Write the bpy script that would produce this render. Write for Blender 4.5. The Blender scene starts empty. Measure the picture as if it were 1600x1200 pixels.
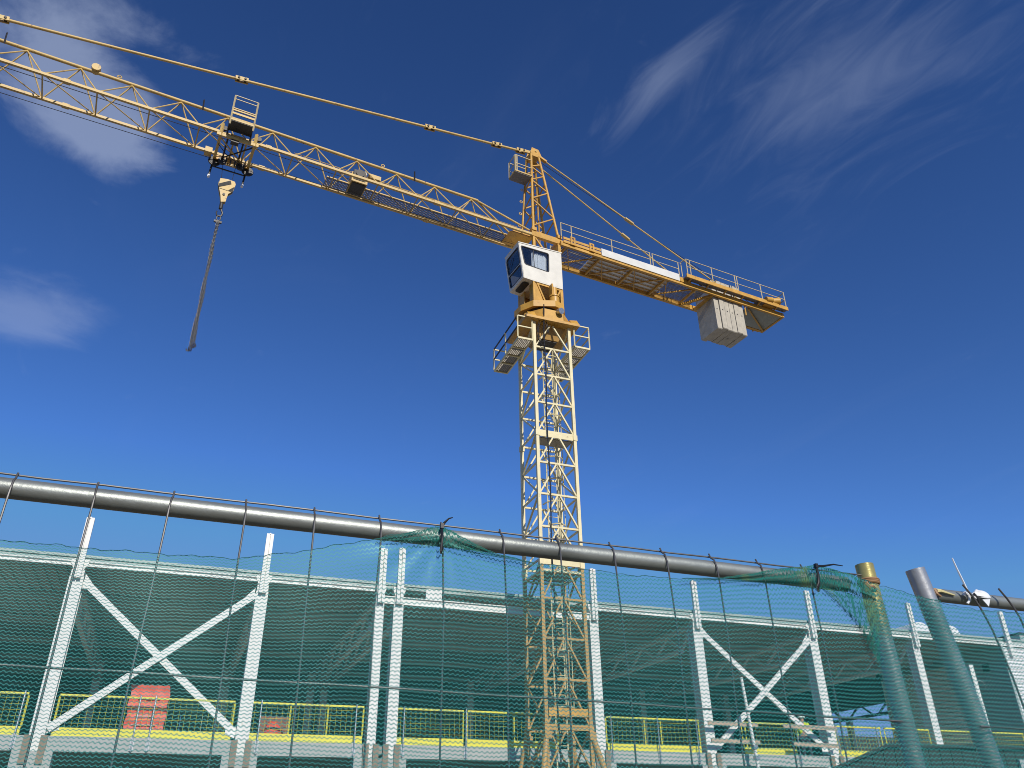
import bpy, math, random
from mathutils import Vector as V, Matrix
random.seed(7)
R = math.radians
sc = bpy.context.scene

# ------------------------------------------------------------------ camera, sky, sun, exposure
PI_, RO_ = R(29.48), R(-0.843)
cd = bpy.data.cameras.new('camera')
cam = bpy.data.objects.new('camera', cd)
sc.collection.objects.link(cam)
cd.sensor_width = 36.0
cd.lens = 36.0 * 1275 / 1600
cd.clip_start, cd.clip_end = 0.05, 6000
c_, s_ = math.cos(RO_), math.sin(RO_)
right = V((c_, -s_ * math.sin(PI_), s_ * math.cos(PI_)))
up = V((-s_, -c_ * math.sin(PI_), c_ * math.cos(PI_)))
back = -V((0, math.cos(PI_), math.sin(PI_)))
m = Matrix((right, up, back)).transposed().to_4x4()
m.translation = V((0, 0, 1.7))
cam.matrix_world = m
sc.camera = cam

SUN_EL, SUN_AZ = R(31), R(155)          # azimuth clockwise from +Y
sd = V((math.sin(SUN_AZ) * math.cos(SUN_EL), math.cos(SUN_AZ) * math.cos(SUN_EL), math.sin(SUN_EL)))
sl = bpy.data.lights.new('sun', 'SUN')
sl.energy = 4.1
sl.angle = R(0.5)
sl.color = (1.0, 0.95, 0.87)
so = bpy.data.objects.new('sun', sl)
sc.collection.objects.link(so)
so.rotation_euler = sd.to_track_quat('Z', 'Y').to_euler()
so.location = (20, -40, 40)

w = bpy.data.worlds.new('World')
sc.world = w
w.use_nodes = True
nt = w.node_tree
nt.nodes.clear()


def nd(nt, typ, **k):
    n = nt.nodes.new(typ)
    for a, b in k.items():
        if a in n.inputs.keys() and not hasattr(n, a):
            n.inputs[a].default_value = b
        else:
            setattr(n, a, b)
    return n


def mth(nt, op, a, b=None, clamp=False):
    n = nt.nodes.new('ShaderNodeMath')
    n.operation = op
    n.use_clamp = clamp
    for i, v in enumerate((a, b)):
        if v is None:
            continue
        if isinstance(v, (int, float)):
            n.inputs[i].default_value = v
        else:
            nt.links.new(v, n.inputs[i])
    return n.outputs[0]


def ramp(nt, fac, stops):
    n = nt.nodes.new('ShaderNodeValToRGB')
    e = n.color_ramp.elements
    while len(e) < len(stops):
        e.new(0.5)
    for q, (p, col) in zip(e, stops):
        q.position = p
        q.color = col if len(col) == 4 else (*col, 1)
    nt.links.new(fac, n.inputs[0])
    return n.outputs[0]


def mixc(nt, fac, a, b, mode='MIX'):
    n = nt.nodes.new('ShaderNodeMix')
    n.data_type = 'RGBA'
    n.blend_type = mode
    for sock, v in ((n.inputs[0], fac), (n.inputs[6], a), (n.inputs[7], b)):
        if isinstance(v, (int, float)):
            sock.default_value = v
        elif isinstance(v, tuple):
            sock.default_value = v if len(v) == 4 else (*v, 1)
        else:
            nt.links.new(v, sock)
    return n.outputs[2]


out = nd(nt, 'ShaderNodeOutputWorld')
bg = nd(nt, 'ShaderNodeBackground')
bg.inputs[1].default_value = 0.085
sky = nd(nt, 'ShaderNodeTexSky')
sky.sky_type = 'NISHITA'
sky.sun_disc = False
sky.sun_elevation = SUN_EL
sky.sun_rotation = SUN_AZ
sky.air_density = 1.0
sky.dust_density = 0.15
sky.ozone_density = 3.0
sky.altitude = 300
hs = nd(nt, 'ShaderNodeHueSaturation')
hs.inputs['Saturation'].default_value = 1.0
hs.inputs['Value'].default_value = 1.0
gam = nd(nt, 'ShaderNodeGamma')
gam.inputs[1].default_value = 1.45
nt.links.new(sky.outputs[0], gam.inputs[0])
vmin = nd(nt, 'ShaderNodeVectorMath')
vmin.operation = 'MINIMUM'
nt.links.new(mixc(nt, 1.0, gam.outputs[0], (0.525, 0.675, 0.85), 'MULTIPLY'), vmin.inputs[0])
vmin.inputs[1].default_value = (2.0, 3.6, 7.5)      # no glare patch round the sun: the lamp stands for it
nt.links.new(vmin.outputs[0], hs.inputs['Color'])
tc = nd(nt, 'ShaderNodeTexCoord')
sep = nd(nt, 'ShaderNodeSeparateXYZ')
nt.links.new(tc.outputs['Generated'], sep.inputs[0])
zz = mth(nt, 'MAXIMUM', sep.outputs[2], 0.06)
cx = mth(nt, 'DIVIDE', sep.outputs[0], zz)
cy = mth(nt, 'DIVIDE', sep.outputs[1], zz)
comb = nd(nt, 'ShaderNodeCombineXYZ')
nt.links.new(cx, comb.inputs[0])
nt.links.new(cy, comb.inputs[1])


def ray(px, py):
    x, y = px - 800, 600 - py
    x, y = c_ * x - s_ * y, s_ * x + c_ * y
    return V((x, 1275 * math.cos(PI_) - y * math.sin(PI_), 1275 * math.sin(PI_) + y * math.cos(PI_))).normalized()


def cloudpos(px, py):
    r = ray(px, py)
    return r.x / r.z, r.y / r.z


def blob(p, q, wd):
    """soft elliptical region of the cloud layer: axis from p to q, half width wd in layer units"""
    a, b = cloudpos(*p)
    c, d = cloudpos(*q)
    mp = nd(nt, 'ShaderNodeMapping')
    mp.vector_type = 'TEXTURE'
    mp.inputs['Location'].default_value = ((a + c) / 2, (b + d) / 2, 0)
    mp.inputs['Rotation'].default_value = (0, 0, math.atan2(d - b, c - a))
    mp.inputs['Scale'].default_value = (math.hypot(c - a, d - b) / 2, wd, 1)
    nt.links.new(comb.outputs[0], mp.inputs[0])
    g = nd(nt, 'ShaderNodeTexGradient')
    g.gradient_type = 'SPHERICAL'
    nt.links.new(mp.outputs[0], g.inputs[0])
    return g.outputs[1]


def streakdir(p, q):
    a, b = cloudpos(*p)
    c, d = cloudpos(*q)
    return math.atan2(d - b, c - a)


def cnoise(scale, rot, stretch, detail, dist, seed):
    mp = nd(nt, 'ShaderNodeMapping')
    mp.vector_type = 'TEXTURE'
    mp.inputs['Rotation'].default_value = (0, 0, rot)
    mp.inputs['Scale'].default_value = (1 / (scale * stretch), 1 / scale, 1)
    mp.inputs['Location'].default_value = (seed, seed * 1.7, seed * 0.3)
    nt.links.new(comb.outputs[0], mp.inputs[0])
    n = nd(nt, 'ShaderNodeTexNoise')
    n.inputs['Scale'].default_value = 1.0
    n.inputs['Detail'].default_value = detail
    n.inputs['Roughness'].default_value = 0.6
    n.inputs['Distortion'].default_value = dist
    nt.links.new(mp.outputs[0], n.inputs[0])
    return n.outputs[0]


def smooth(v, lo, hi):
    n = nd(nt, 'ShaderNodeMapRange')
    n.interpolation_type = 'SMOOTHSTEP'
    n.inputs[1].default_value = lo
    n.inputs[2].default_value = hi
    nt.links.new(v, n.inputs[0])
    return n.outputs[0]


puff = cnoise(6.5, 0.3, 1.0, 9, 0.4, 3.1)
cover1 = mth(nt, 'ADD', blob((-260, 30), (395, 95), 0.29), mth(nt, 'MULTIPLY', blob((0, 190), (300, 215), 0.17), 0.95))
d1 = smooth(mth(nt, 'ADD', mth(nt, 'MULTIPLY', cover1, 0.85), mth(nt, 'MULTIPLY', mth(nt, 'SUBTRACT', puff, 0.5), 1.5)), 0.26, 0.95)
cover2 = mth(nt, 'ADD', blob((-140, 520), (230, 480), 0.20), mth(nt, 'MULTIPLY', blob((-200, 400), (200, 560), 0.30), 0.35))
d2 = smooth(mth(nt, 'ADD', mth(nt, 'MULTIPLY', cover2, 0.75), mth(nt, 'MULTIPLY', mth(nt, 'SUBTRACT', cnoise(4.5, 0.5, 0.7, 9, 0.5, 9.2), 0.5), 1.3)), 0.24, 1.0)
sd_ = streakdir((935, 225), (1140, 10))
wisp = cnoise(13.0, sd_, 0.34, 13, 1.3, 5.4)
wn_ = mth(nt, 'MULTIPLY', mth(nt, 'SUBTRACT', wisp, 0.5), 1.7)
d3 = smooth(mth(nt, 'ADD', mth(nt, 'MULTIPLY', blob((895, 265), (1215, -70), 0.066), 1.05), wn_), 0.22, 1.35)
d4 = smooth(mth(nt, 'ADD', mth(nt, 'MULTIPLY', mth(nt, 'ADD', blob((1040, 330), (1760, -160), 0.33), mth(nt, 'MULTIPLY', blob((1130, 230), (1420, 60), 0.09), 0.5)), 0.9), wn_), 0.16, 1.55)
veil = smooth(cnoise(2.2, sd_, 0.45, 7, 0.6, 11.0), 0.52, 0.85)
dens = mth(nt, 'ADD', mth(nt, 'MULTIPLY', d1, 0.38), mth(nt, 'MULTIPLY', d2, 0.22))
dens = mth(nt, 'ADD', dens, mth(nt, 'MULTIPLY', mth(nt, 'MAXIMUM', d3, mth(nt, 'MULTIPLY', d4, 0.8)), 0.20))
dens = mth(nt, 'ADD', dens, mth(nt, 'MULTIPLY', veil, 0.025), True)
skyc = mixc(nt, dens, hs.outputs[0], (6.2, 7.2, 9.4))
nt.links.new(skyc, bg.inputs[0])
nt.links.new(bg.outputs[0], out.inputs[0])

sc.view_settings.view_transform = 'Standard'
sc.view_settings.look = 'None'
sc.view_settings.gamma = 1
sc.view_settings.use_curve_mapping = False
sc.view_settings.exposure = 0.0
sc.cycles.transparent_max_bounces = 24
sc.cycles.pixel_filter_type = 'BLACKMAN_HARRIS'
sc.cycles.filter_width = 0.95
sc.cycles.max_bounces = 8

# ------------------------------------------------------------------ frames of reference
FA, JA = R(68.5), R(62.44)
U = V((math.sin(FA), math.cos(FA), 0))      # along the facade, to the right and away
N = V((math.cos(FA), -math.sin(FA), 0))     # out of the facade, towards the street
JU = V((math.sin(JA), math.cos(JA), 0))     # along the counter-jib
JN = V((math.cos(JA), -math.sin(JA), 0))
S0, D0, MW = 9.78, 22.6, 1.38
CC = U * (9.7186 + 0.7) - N * (22.599 + 0.7)  # tower axis


def F(s, d, z):
    return U * s - N * d + V((0, 0, z))


def Mf(s, d, z):
    return F(S0 + s, D0 + d, z)


def J(t, o, z):
    return CC + JU * t + JN * o + V((0, 0, z))


# ------------------------------------------------------------------ mesh builder
ORG = {}


class MB:
    def __init__(self):
        self.v, self.f, self.uv = [], [], None

    def add(self, vs, fs):
        b = len(self.v)
        self.v += [V(p) for p in vs]
        self.f += [tuple(i + b for i in q) for q in fs]
        return self

    def obox(self, c, ax, ay, az):
        """box: centre and three half-axis vectors"""
        vs = [c + ax * i + ay * j + az * k for k in (-1, 1) for j in (-1, 1) for i in (-1, 1)]
        if ax.cross(ay).dot(az) < 0:
            fs = [(0, 1, 3, 2), (4, 6, 7, 5), (0, 4, 5, 1), (2, 3, 7, 6), (0, 2, 6, 4), (1, 5, 7, 3)]
        else:
            fs = [(0, 2, 3, 1), (4, 5, 7, 6), (0, 1, 5, 4), (2, 6, 7, 3), (0, 4, 6, 2), (1, 3, 7, 5)]
        return self.add(vs, fs)

    def fbox(self, fr, a, b):
        """box between two corners given in a frame function fr(s, d, z)"""
        p = fr(*a)
        q = fr(b[0], a[1], a[2]) - p
        r = fr(a[0], b[1], a[2]) - p
        t = fr(a[0], a[1], b[2]) - p
        return self.obox(p + (q + r + t) / 2, q / 2, r / 2, t / 2)

    def bar(self, p, q, w, h=None, upv=(0, 0, 1)):
        p, q = V(p), V(q)
        h = h or w
        d = (q - p)
        x = d.normalized().cross(V(upv))
        if x.length < 1e-4:
            x = d.normalized().cross(V((0.3, 1, 0)))
        x.normalize()
        y = x.cross(d.normalized())
        return self.obox((p + q) / 2, d / 2, x * w / 2, y * h / 2)

    def angle(self, p, q, w, t, upv=(0, 0, 1)):
        self.bar(p, q, w, t, upv)
        return self

    def tube(self, p, q, r, n=8, r2=None, cap=True):
        return self.path([p, q], r, n, r2, cap)

    def path(self, pts, r, n=8, r2=None, cap=True):
        pts = [V(p) for p in pts]
        r2 = r if r2 is None else r2
        L = len(pts)
        b = len(self.v)
        d0 = (pts[1] - pts[0]).normalized()
        x = d0.orthogonal().normalized()
        for i, p in enumerate(pts):
            d = (pts[min(i + 1, L - 1)] - pts[max(i - 1, 0)]).normalized()
            x = (x - d * x.dot(d))
            x = x.normalized() if x.length > 1e-5 else d.orthogonal().normalized()
            y = d.cross(x)
            rr = r + (r2 - r) * i / max(1, L - 1)
            for k in range(n):
                a = 2 * math.pi * k / n
                self.v.append(p + (x * math.cos(a) + y * math.sin(a)) * rr)
        for i in range(L - 1):
            for k in range(n):
                k2 = (k + 1) % n
                self.f.append((b + i * n + k, b + i * n + k2, b + (i + 1) * n + k2, b + (i + 1) * n + k))
        if cap:
            self.f.append(tuple(b + k for k in reversed(range(n))))
            self.f.append(tuple(b + (L - 1) * n + k for k in range(n)))
        return self

    def prism(self, pts, ext):
        """closed polygon extruded by a vector"""
        n = len(pts)
        pts = [V(p) for p in pts]
        nrm = sum(((pts[i] - pts[0]).cross(pts[(i + 1) % n] - pts[0]) for i in range(n)), V((0, 0, 0)))
        if nrm.dot(ext) > 0:
            pts = pts[::-1]
        vs = pts + [p + ext for p in pts]
        fs = [tuple(range(n)), tuple(reversed(range(n, 2 * n)))]
        fs += [(i, i + n, (i + 1) % n + n, (i + 1) % n) for i in range(n)]
        return self.add(vs, fs)

    def torus(self, c, ax, ay, R1, R2, r, n=12, m=6):
        """ring (R1 along ax, R2 along ay)"""
        az = ax.cross(ay).normalized()
        b = len(self.v)
        for i in range(n):
            a = 2 * math.pi * i / n
            d = ax * (R1 * math.cos(a)) + ay * (R2 * math.sin(a))
            dn = (ax * math.cos(a) + ay * math.sin(a))
            for k in range(m):
                e = 2 * math.pi * k / m
                self.v.append(c + d + dn * (r * math.cos(e)) + az * (r * math.sin(e)))
        for i in range(n):
            for k in range(m):
                self.f.append((b + i * m + k, b + ((i + 1) % n) * m + k, b + ((i + 1) % n) * m + (k + 1) % m, b + i * m + (k + 1) % m))
        return self


def setp(o, label=None, cat=None, group=None, kind=None):
    for k, v in (('label', label), ('category', cat), ('group', group), ('kind', kind)):
        if v:
            o[k] = v
    return o


def empty(name, loc, label, cat, group=None):
    o = bpy.data.objects.new(name, None)
    o.empty_display_size = 0.3
    sc.collection.objects.link(o)
    o.location = loc
    ORG[o.name] = V(loc)
    return setp(o, label, cat, group)


def build(name, mb, mat, parent=None, org=None, smooth=True, uv=None):
    me = bpy.data.meshes.new(name)
    vs = mb.v
    if org is None:
        lo = V((min(p[i] for p in vs) for i in range(3)))
        hi = V((max(p[i] for p in vs) for i in range(3)))
        org = (lo + hi) / 2
        if parent is None:
            org.z = lo.z
    me.from_pydata([p - org for p in vs], [], mb.f)
    me.materials.append(mat)
    if smooth:
        for p in me.polygons:
            p.use_smooth = True
        me.set_sharp_from_angle(angle=R(38))
    if uv:
        l = me.uv_layers.new(name='UVMap')
        for li, lp in enumerate(me.loops):
            l.data[li].uv = uv[lp.vertex_index]
    me.update()
    o = bpy.data.objects.new(name, me)
    sc.collection.objects.link(o)
    if parent is not None:
        o.parent = parent
        o.location = org - ORG[parent.name]
    else:
        o.location = org
    ORG[o.name] = org
    return o


# ------------------------------------------------------------------ materials
def mat(name, col, rough=0.5, metal=0.0, var=0.12, vscale=3.0, stain=None, stain_amt=0.0, stain_scale=6.0, bump=0.0, bscale=40.0, spec=0.5, stretch=(1, 1, 1)):
    ma = bpy.data.materials.new(name)
    ma.use_nodes = True
    t = ma.node_tree
    b = t.nodes['Principled BSDF']
    tcn = nd(t, 'ShaderNodeTexCoord')
    mp = nd(t, 'ShaderNodeMapping')
    mp.inputs['Scale'].default_value = stretch
    oi = nd(t, 'ShaderNodeObjectInfo')
    t.links.new(tcn.outputs['Object'], mp.inputs[0])
    off = nd(t, 'ShaderNodeVectorMath')
    off.operation = 'ADD'
    sca = nd(t, 'ShaderNodeVectorMath')
    sca.operation = 'SCALE'
    cmb = nd(t, 'ShaderNodeCombineXYZ')
    for i in range(3):
        t.links.new(oi.outputs['Random'], cmb.inputs[i])
    t.links.new(cmb.outputs[0], sca.inputs[0])
    sca.inputs['Scale'].default_value = 37.0
    t.links.new(mp.outputs[0], off.inputs[0])
    t.links.new(sca.outputs[0], off.inputs[1])
    vec = off.outputs[0]

    def noise(scale, detail=5, rough_=0.6):
        n = nd(t, 'ShaderNodeTexNoise')
        n.inputs['Scale'].default_value = scale
        n.inputs['Detail'].default_value = detail
        n.inputs['Roughness'].default_value = rough_
        t.links.new(vec, n.inputs[0])
        return n.outputs[0]
    n1 = noise(vscale)
    lo = tuple(max(0, c * (1 - var)) for c in col)
    hi = tuple(min(1, c * (1 + var)) for c in col)
    c = ramp(t, n1, [(0.3, lo), (0.7, hi)])
    if stain:
        n2 = noise(stain_scale, 8, 0.68)
        k = ramp(t, n2, [(0.52 + 0.16 * (1 - stain_amt), (0, 0, 0)), (0.62 + 0.2 * (1 - stain_amt), (1, 1, 1))])
        c = mixc(t, mth(t, 'MULTIPLY', k, min(1.0, 0.5 + stain_amt)), c, stain)
    t.links.new(c, b.inputs['Base Color'])
    r = ramp(t, n1, [(0.3, (rough * 0.85,) * 3), (0.7, (min(1, rough * 1.15),) * 3)])
    t.links.new(r, b.inputs['Roughness'])
    b.inputs['Metallic'].default_value = metal
    b.inputs['Specular IOR Level'].default_value = spec
    if bump:
        bn = nd(t, 'ShaderNodeBump')
        bn.inputs['Strength'].default_value = bump
        bn.inputs['Distance'].default_value = 0.01
        t.links.new(noise(bscale, 4), bn.inputs['Height'])
        t.links.new(bn.outputs[0], b.inputs['Normal'])
    return ma


RUST = (0.12, 0.05, 0.025)
M = {}
M['mast'] = mat('mast_paint', (0.70, 0.61, 0.35), 0.5, stain=(0.24, 0.15, 0.06), stain_amt=0.42, stain_scale=5)
M['jib'] = mat('jib_paint', (0.57, 0.39, 0.13), 0.5, var=0.18, stain=(0.15, 0.065, 0.03), stain_amt=0.58, stain_scale=7)
M['yellow'] = mat('yellow_paint', (0.56, 0.305, 0.05), 0.46, var=0.18, stain=(0.20, 0.085, 0.03), stain_amt=0.38, stain_scale=4)
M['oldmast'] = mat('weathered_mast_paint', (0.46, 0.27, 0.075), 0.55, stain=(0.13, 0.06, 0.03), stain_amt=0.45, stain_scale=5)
M['cab'] = mat('cab_paint', (0.74, 0.70, 0.60), 0.38, var=0.06, stain=(0.52, 0.42, 0.29), stain_amt=0.32, stain_scale=2.5)
M['white'] = mat('white_paint', (0.72, 0.715, 0.67), 0.45, var=0.07, stain=(0.42, 0.36, 0.27), stain_amt=0.4, stain_scale=3, stretch=(2, 2, 0.45))
M['sign'] = mat('sign_sheet', (0.68, 0.66, 0.60), 0.45, var=0.06, stain=(0.5, 0.44, 0.36), stain_amt=0.3, stain_scale=5)
M['rail'] = mat('handrail_paint', (0.55, 0.44, 0.24), 0.45, stain=RUST, stain_amt=0.35)
M['dark'] = mat('dark_steel', (0.045, 0.04, 0.035), 0.5, 0.3, stain=RUST, stain_amt=0.3)
M['rubber'] = mat('black_rubber', (0.018, 0.018, 0.02), 0.5)
M['grating'] = mat('galvanised_grating', (0.30, 0.27, 0.22), 0.5, 0.5, stain=RUST, stain_amt=0.35)
M['deck'] = mat('deck_sheet', (0.20, 0.19, 0.20), 0.6, 0.2, stain=(0.12, 0.09, 0.06), stain_amt=0.3)
M['galv'] = mat('galvanised_steel', (0.46, 0.47, 0.48), 0.38, 0.85, var=0.2, vscale=9)
M['pipe'] = mat('fence_pipe_steel', (0.275, 0.29, 0.265), 0.45, 0.6, var=0.15, vscale=4, stain=(0.13, 0.125, 0.11), stain_amt=0.3, stain_scale=7, bump=0.10, bscale=60, stretch=(1, 1, 1))
M['wire'] = mat('fence_wire', (0.13, 0.125, 0.12), 0.5, 0.6, var=0.2, vscale=20, stain=(0.07, 0.045, 0.03), stain_amt=0.3)
M['concrete'] = mat('counterweight_concrete', (0.46, 0.415, 0.33), 0.85, var=0.16, vscale=4, stain=(0.20, 0.18, 0.15), stain_amt=0.4, stain_scale=3.2, bump=0.4, bscale=30)
M['slab'] = mat('precast_concrete', (0.40, 0.41, 0.385), 0.85, var=0.08, vscale=2, stain=(0.26, 0.26, 0.24), stain_amt=0.25, stain_scale=1.5, bump=0.25, bscale=25)
M['floor'] = mat('floor_concrete', (0.30, 0.28, 0.25), 0.9, var=0.1, vscale=1)
M['brown'] = mat('bearing_plate_rust', (0.25, 0.185, 0.13), 0.7, var=0.2, vscale=12)
M['fascia'] = mat('roof_edge_sheet', (0.34, 0.40, 0.37), 0.45, var=0.06)
M['roof'] = mat('roof_deck_underside', (0.46, 0.44, 0.40), 0.7, 0.0, var=0.15)
M['truss'] = mat('truss_steel', (0.78, 0.78, 0.74), 0.6)
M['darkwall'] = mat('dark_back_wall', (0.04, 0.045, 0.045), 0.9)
M['block'] = mat('concrete_block', (0.74, 0.71, 0.64), 0.9, var=0.18, vscale=2, bump=0.3, bscale=30)
M['mortar'] = mat('mortar', (0.06, 0.06, 0.06), 0.95)
M['panelwall'] = mat('sandwich_panel', (0.33, 0.38, 0.37), 0.5, var=0.05)
M['clad'] = mat('white_cladding', (0.72, 0.73, 0.72), 0.4, var=0.04)
M['barrier'] = mat('barrier_yellow', (0.72, 0.66, 0.06), 0.45, var=0.06, stain=(0.30, 0.25, 0.06), stain_amt=0.35, stain_scale=4)
M['red'] = mat('red_tarp', (0.70, 0.10, 0.06), 0.55, var=0.15, vscale=5, stain=(0.62, 0.25, 0.2), stain_amt=0.3, stain_scale=6, bump=0.4, bscale=9)
M['reddark'] = mat('dark_tarp_flap', (0.07, 0.035, 0.035), 0.6)
M['tarpmark'] = mat('faded_tarp_print', (0.62, 0.30, 0.27), 0.6)
M['brick'] = mat('red_brick', (0.26, 0.11, 0.075), 0.9, var=0.3, vscale=1.5)
M['timber'] = mat('weathered_timber', (0.42, 0.33, 0.24), 0.8, var=0.2, vscale=3, stain=(0.25, 0.21, 0.17), stain_amt=0.3, stretch=(1, 6, 6))
M['shed'] = mat('dark_shed_boards', (0.02, 0.032, 0.03), 0.8, var=0.3, vscale=2)
M['ground'] = mat('ground_dirt', (0.14, 0.11, 0.07), 0.95, var=0.25, vscale=0.4, stain=(0.12, 0.09, 0.06), stain_amt=0.4, stain_scale=0.9, bump=0.5, bscale=4)
M['plastic'] = mat('white_plastic', (0.80, 0.80, 0.79), 0.35, var=0.04)
M['clearstrip'] = mat('translucent_strip', (0.62, 0.66, 0.70), 0.3)
M['black'] = mat('black_nylon', (0.012, 0.012, 0.013), 0.38)
M['tape'] = mat('yellow_tape', (0.62, 0.54, 0.26), 0.5)
M['tapebrown'] = mat('brown_tape', (0.34, 0.20, 0.10), 0.5)
M['stripe'] = mat('dark_stripe_paint', (0.045, 0.042, 0.038), 0.8, var=0.2)
M['curtain'] = mat('white_curtain', (0.82, 0.84, 0.86), 0.8, var=0.03)
M['seal'] = mat('window_seal', (0.02, 0.02, 0.022), 0.5)
M['skin'] = mat('skin', (0.45, 0.26, 0.18), 0.6)
M['hivis'] = mat('hi_vis_cloth', (0.55, 0.72, 0.04), 0.7)
M['trouser'] = mat('dark_trousers', (0.035, 0.04, 0.06), 0.8)
M['helmet'] = mat('white_helmet', (0.8, 0.8, 0.78), 0.3)


M['ypost'] = mat('stained_post_steel', (0.40, 0.34, 0.12), 0.34, 0.45, var=0.25, vscale=9, stain=(0.42, 0.41, 0.36), stain_amt=0.45, stain_scale=9, bump=0.15, bscale=40)
_t = M['ypost'].node_tree
_b = _t.nodes['Principled BSDF']
_src = _b.inputs['Base Color'].links[0].from_socket
_tc = nd(_t, 'ShaderNodeTexCoord')
_sp = nd(_t, 'ShaderNodeSeparateXYZ')
_t.links.new(_tc.outputs['Object'], _sp.inputs[0])
_nz = nd(_t, 'ShaderNodeTexNoise')
_nz.inputs['Scale'].default_value = 14
_t.links.new(_tc.outputs['Object'], _nz.inputs[0])
_k = mth(_t, 'ADD', _sp.outputs[2], mth(_t, 'MULTIPLY', mth(_t, 'SUBTRACT', _nz.outputs[0], 0.5), 0.5))
_mr = nd(_t, 'ShaderNodeMapRange')
_mr.inputs[1].default_value = 0.93
_mr.inputs[2].default_value = 1.08
_t.links.new(_k, _mr.inputs[0])
_t.links.new(mixc(_t, _mr.outputs[0], (0.33, 0.33, 0.32), _src), _b.inputs['Base Color'])
M['gpost'] = mat('bare_post_steel', (0.44, 0.44, 0.43), 0.36, 0.65, var=0.2, vscale=6, stain=(0.12, 0.10, 0.09), stain_amt=0.3, stain_scale=8, bump=0.1, bscale=50)


def glassmat():
    ma = bpy.data.materials.new('cab_glass')
    ma.use_nodes = True
    t = ma.node_tree
    t.nodes.clear()
    o = nd(t, 'ShaderNodeOutputMaterial')
    g = nd(t, 'ShaderNodeBsdfGlossy')
    g.inputs['Roughness'].default_value = 0.03
    tr = nd(t, 'ShaderNodeBsdfTransparent')
    tr.inputs[0].default_value = (0.86, 0.88, 0.89, 1)
    f = nd(t, 'ShaderNodeLayerWeight')
    f.inputs['Blend'].default_value = 0.5
    mx = nd(t, 'ShaderNodeMixShader')
    t.links.new(mth(t, 'ADD', mth(t, 'MULTIPLY', mth(t, 'POWER', f.outputs['Facing'], 3.0), 0.6), 0.05, True), mx.inputs[0])
    t.links.new(tr.outputs[0], mx.inputs[1])
    t.links.new(g.outputs[0], mx.inputs[2])
    t.links.new(mx.outputs[0], o.inputs[0])
    return ma


M['glass'] = glassmat()


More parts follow.
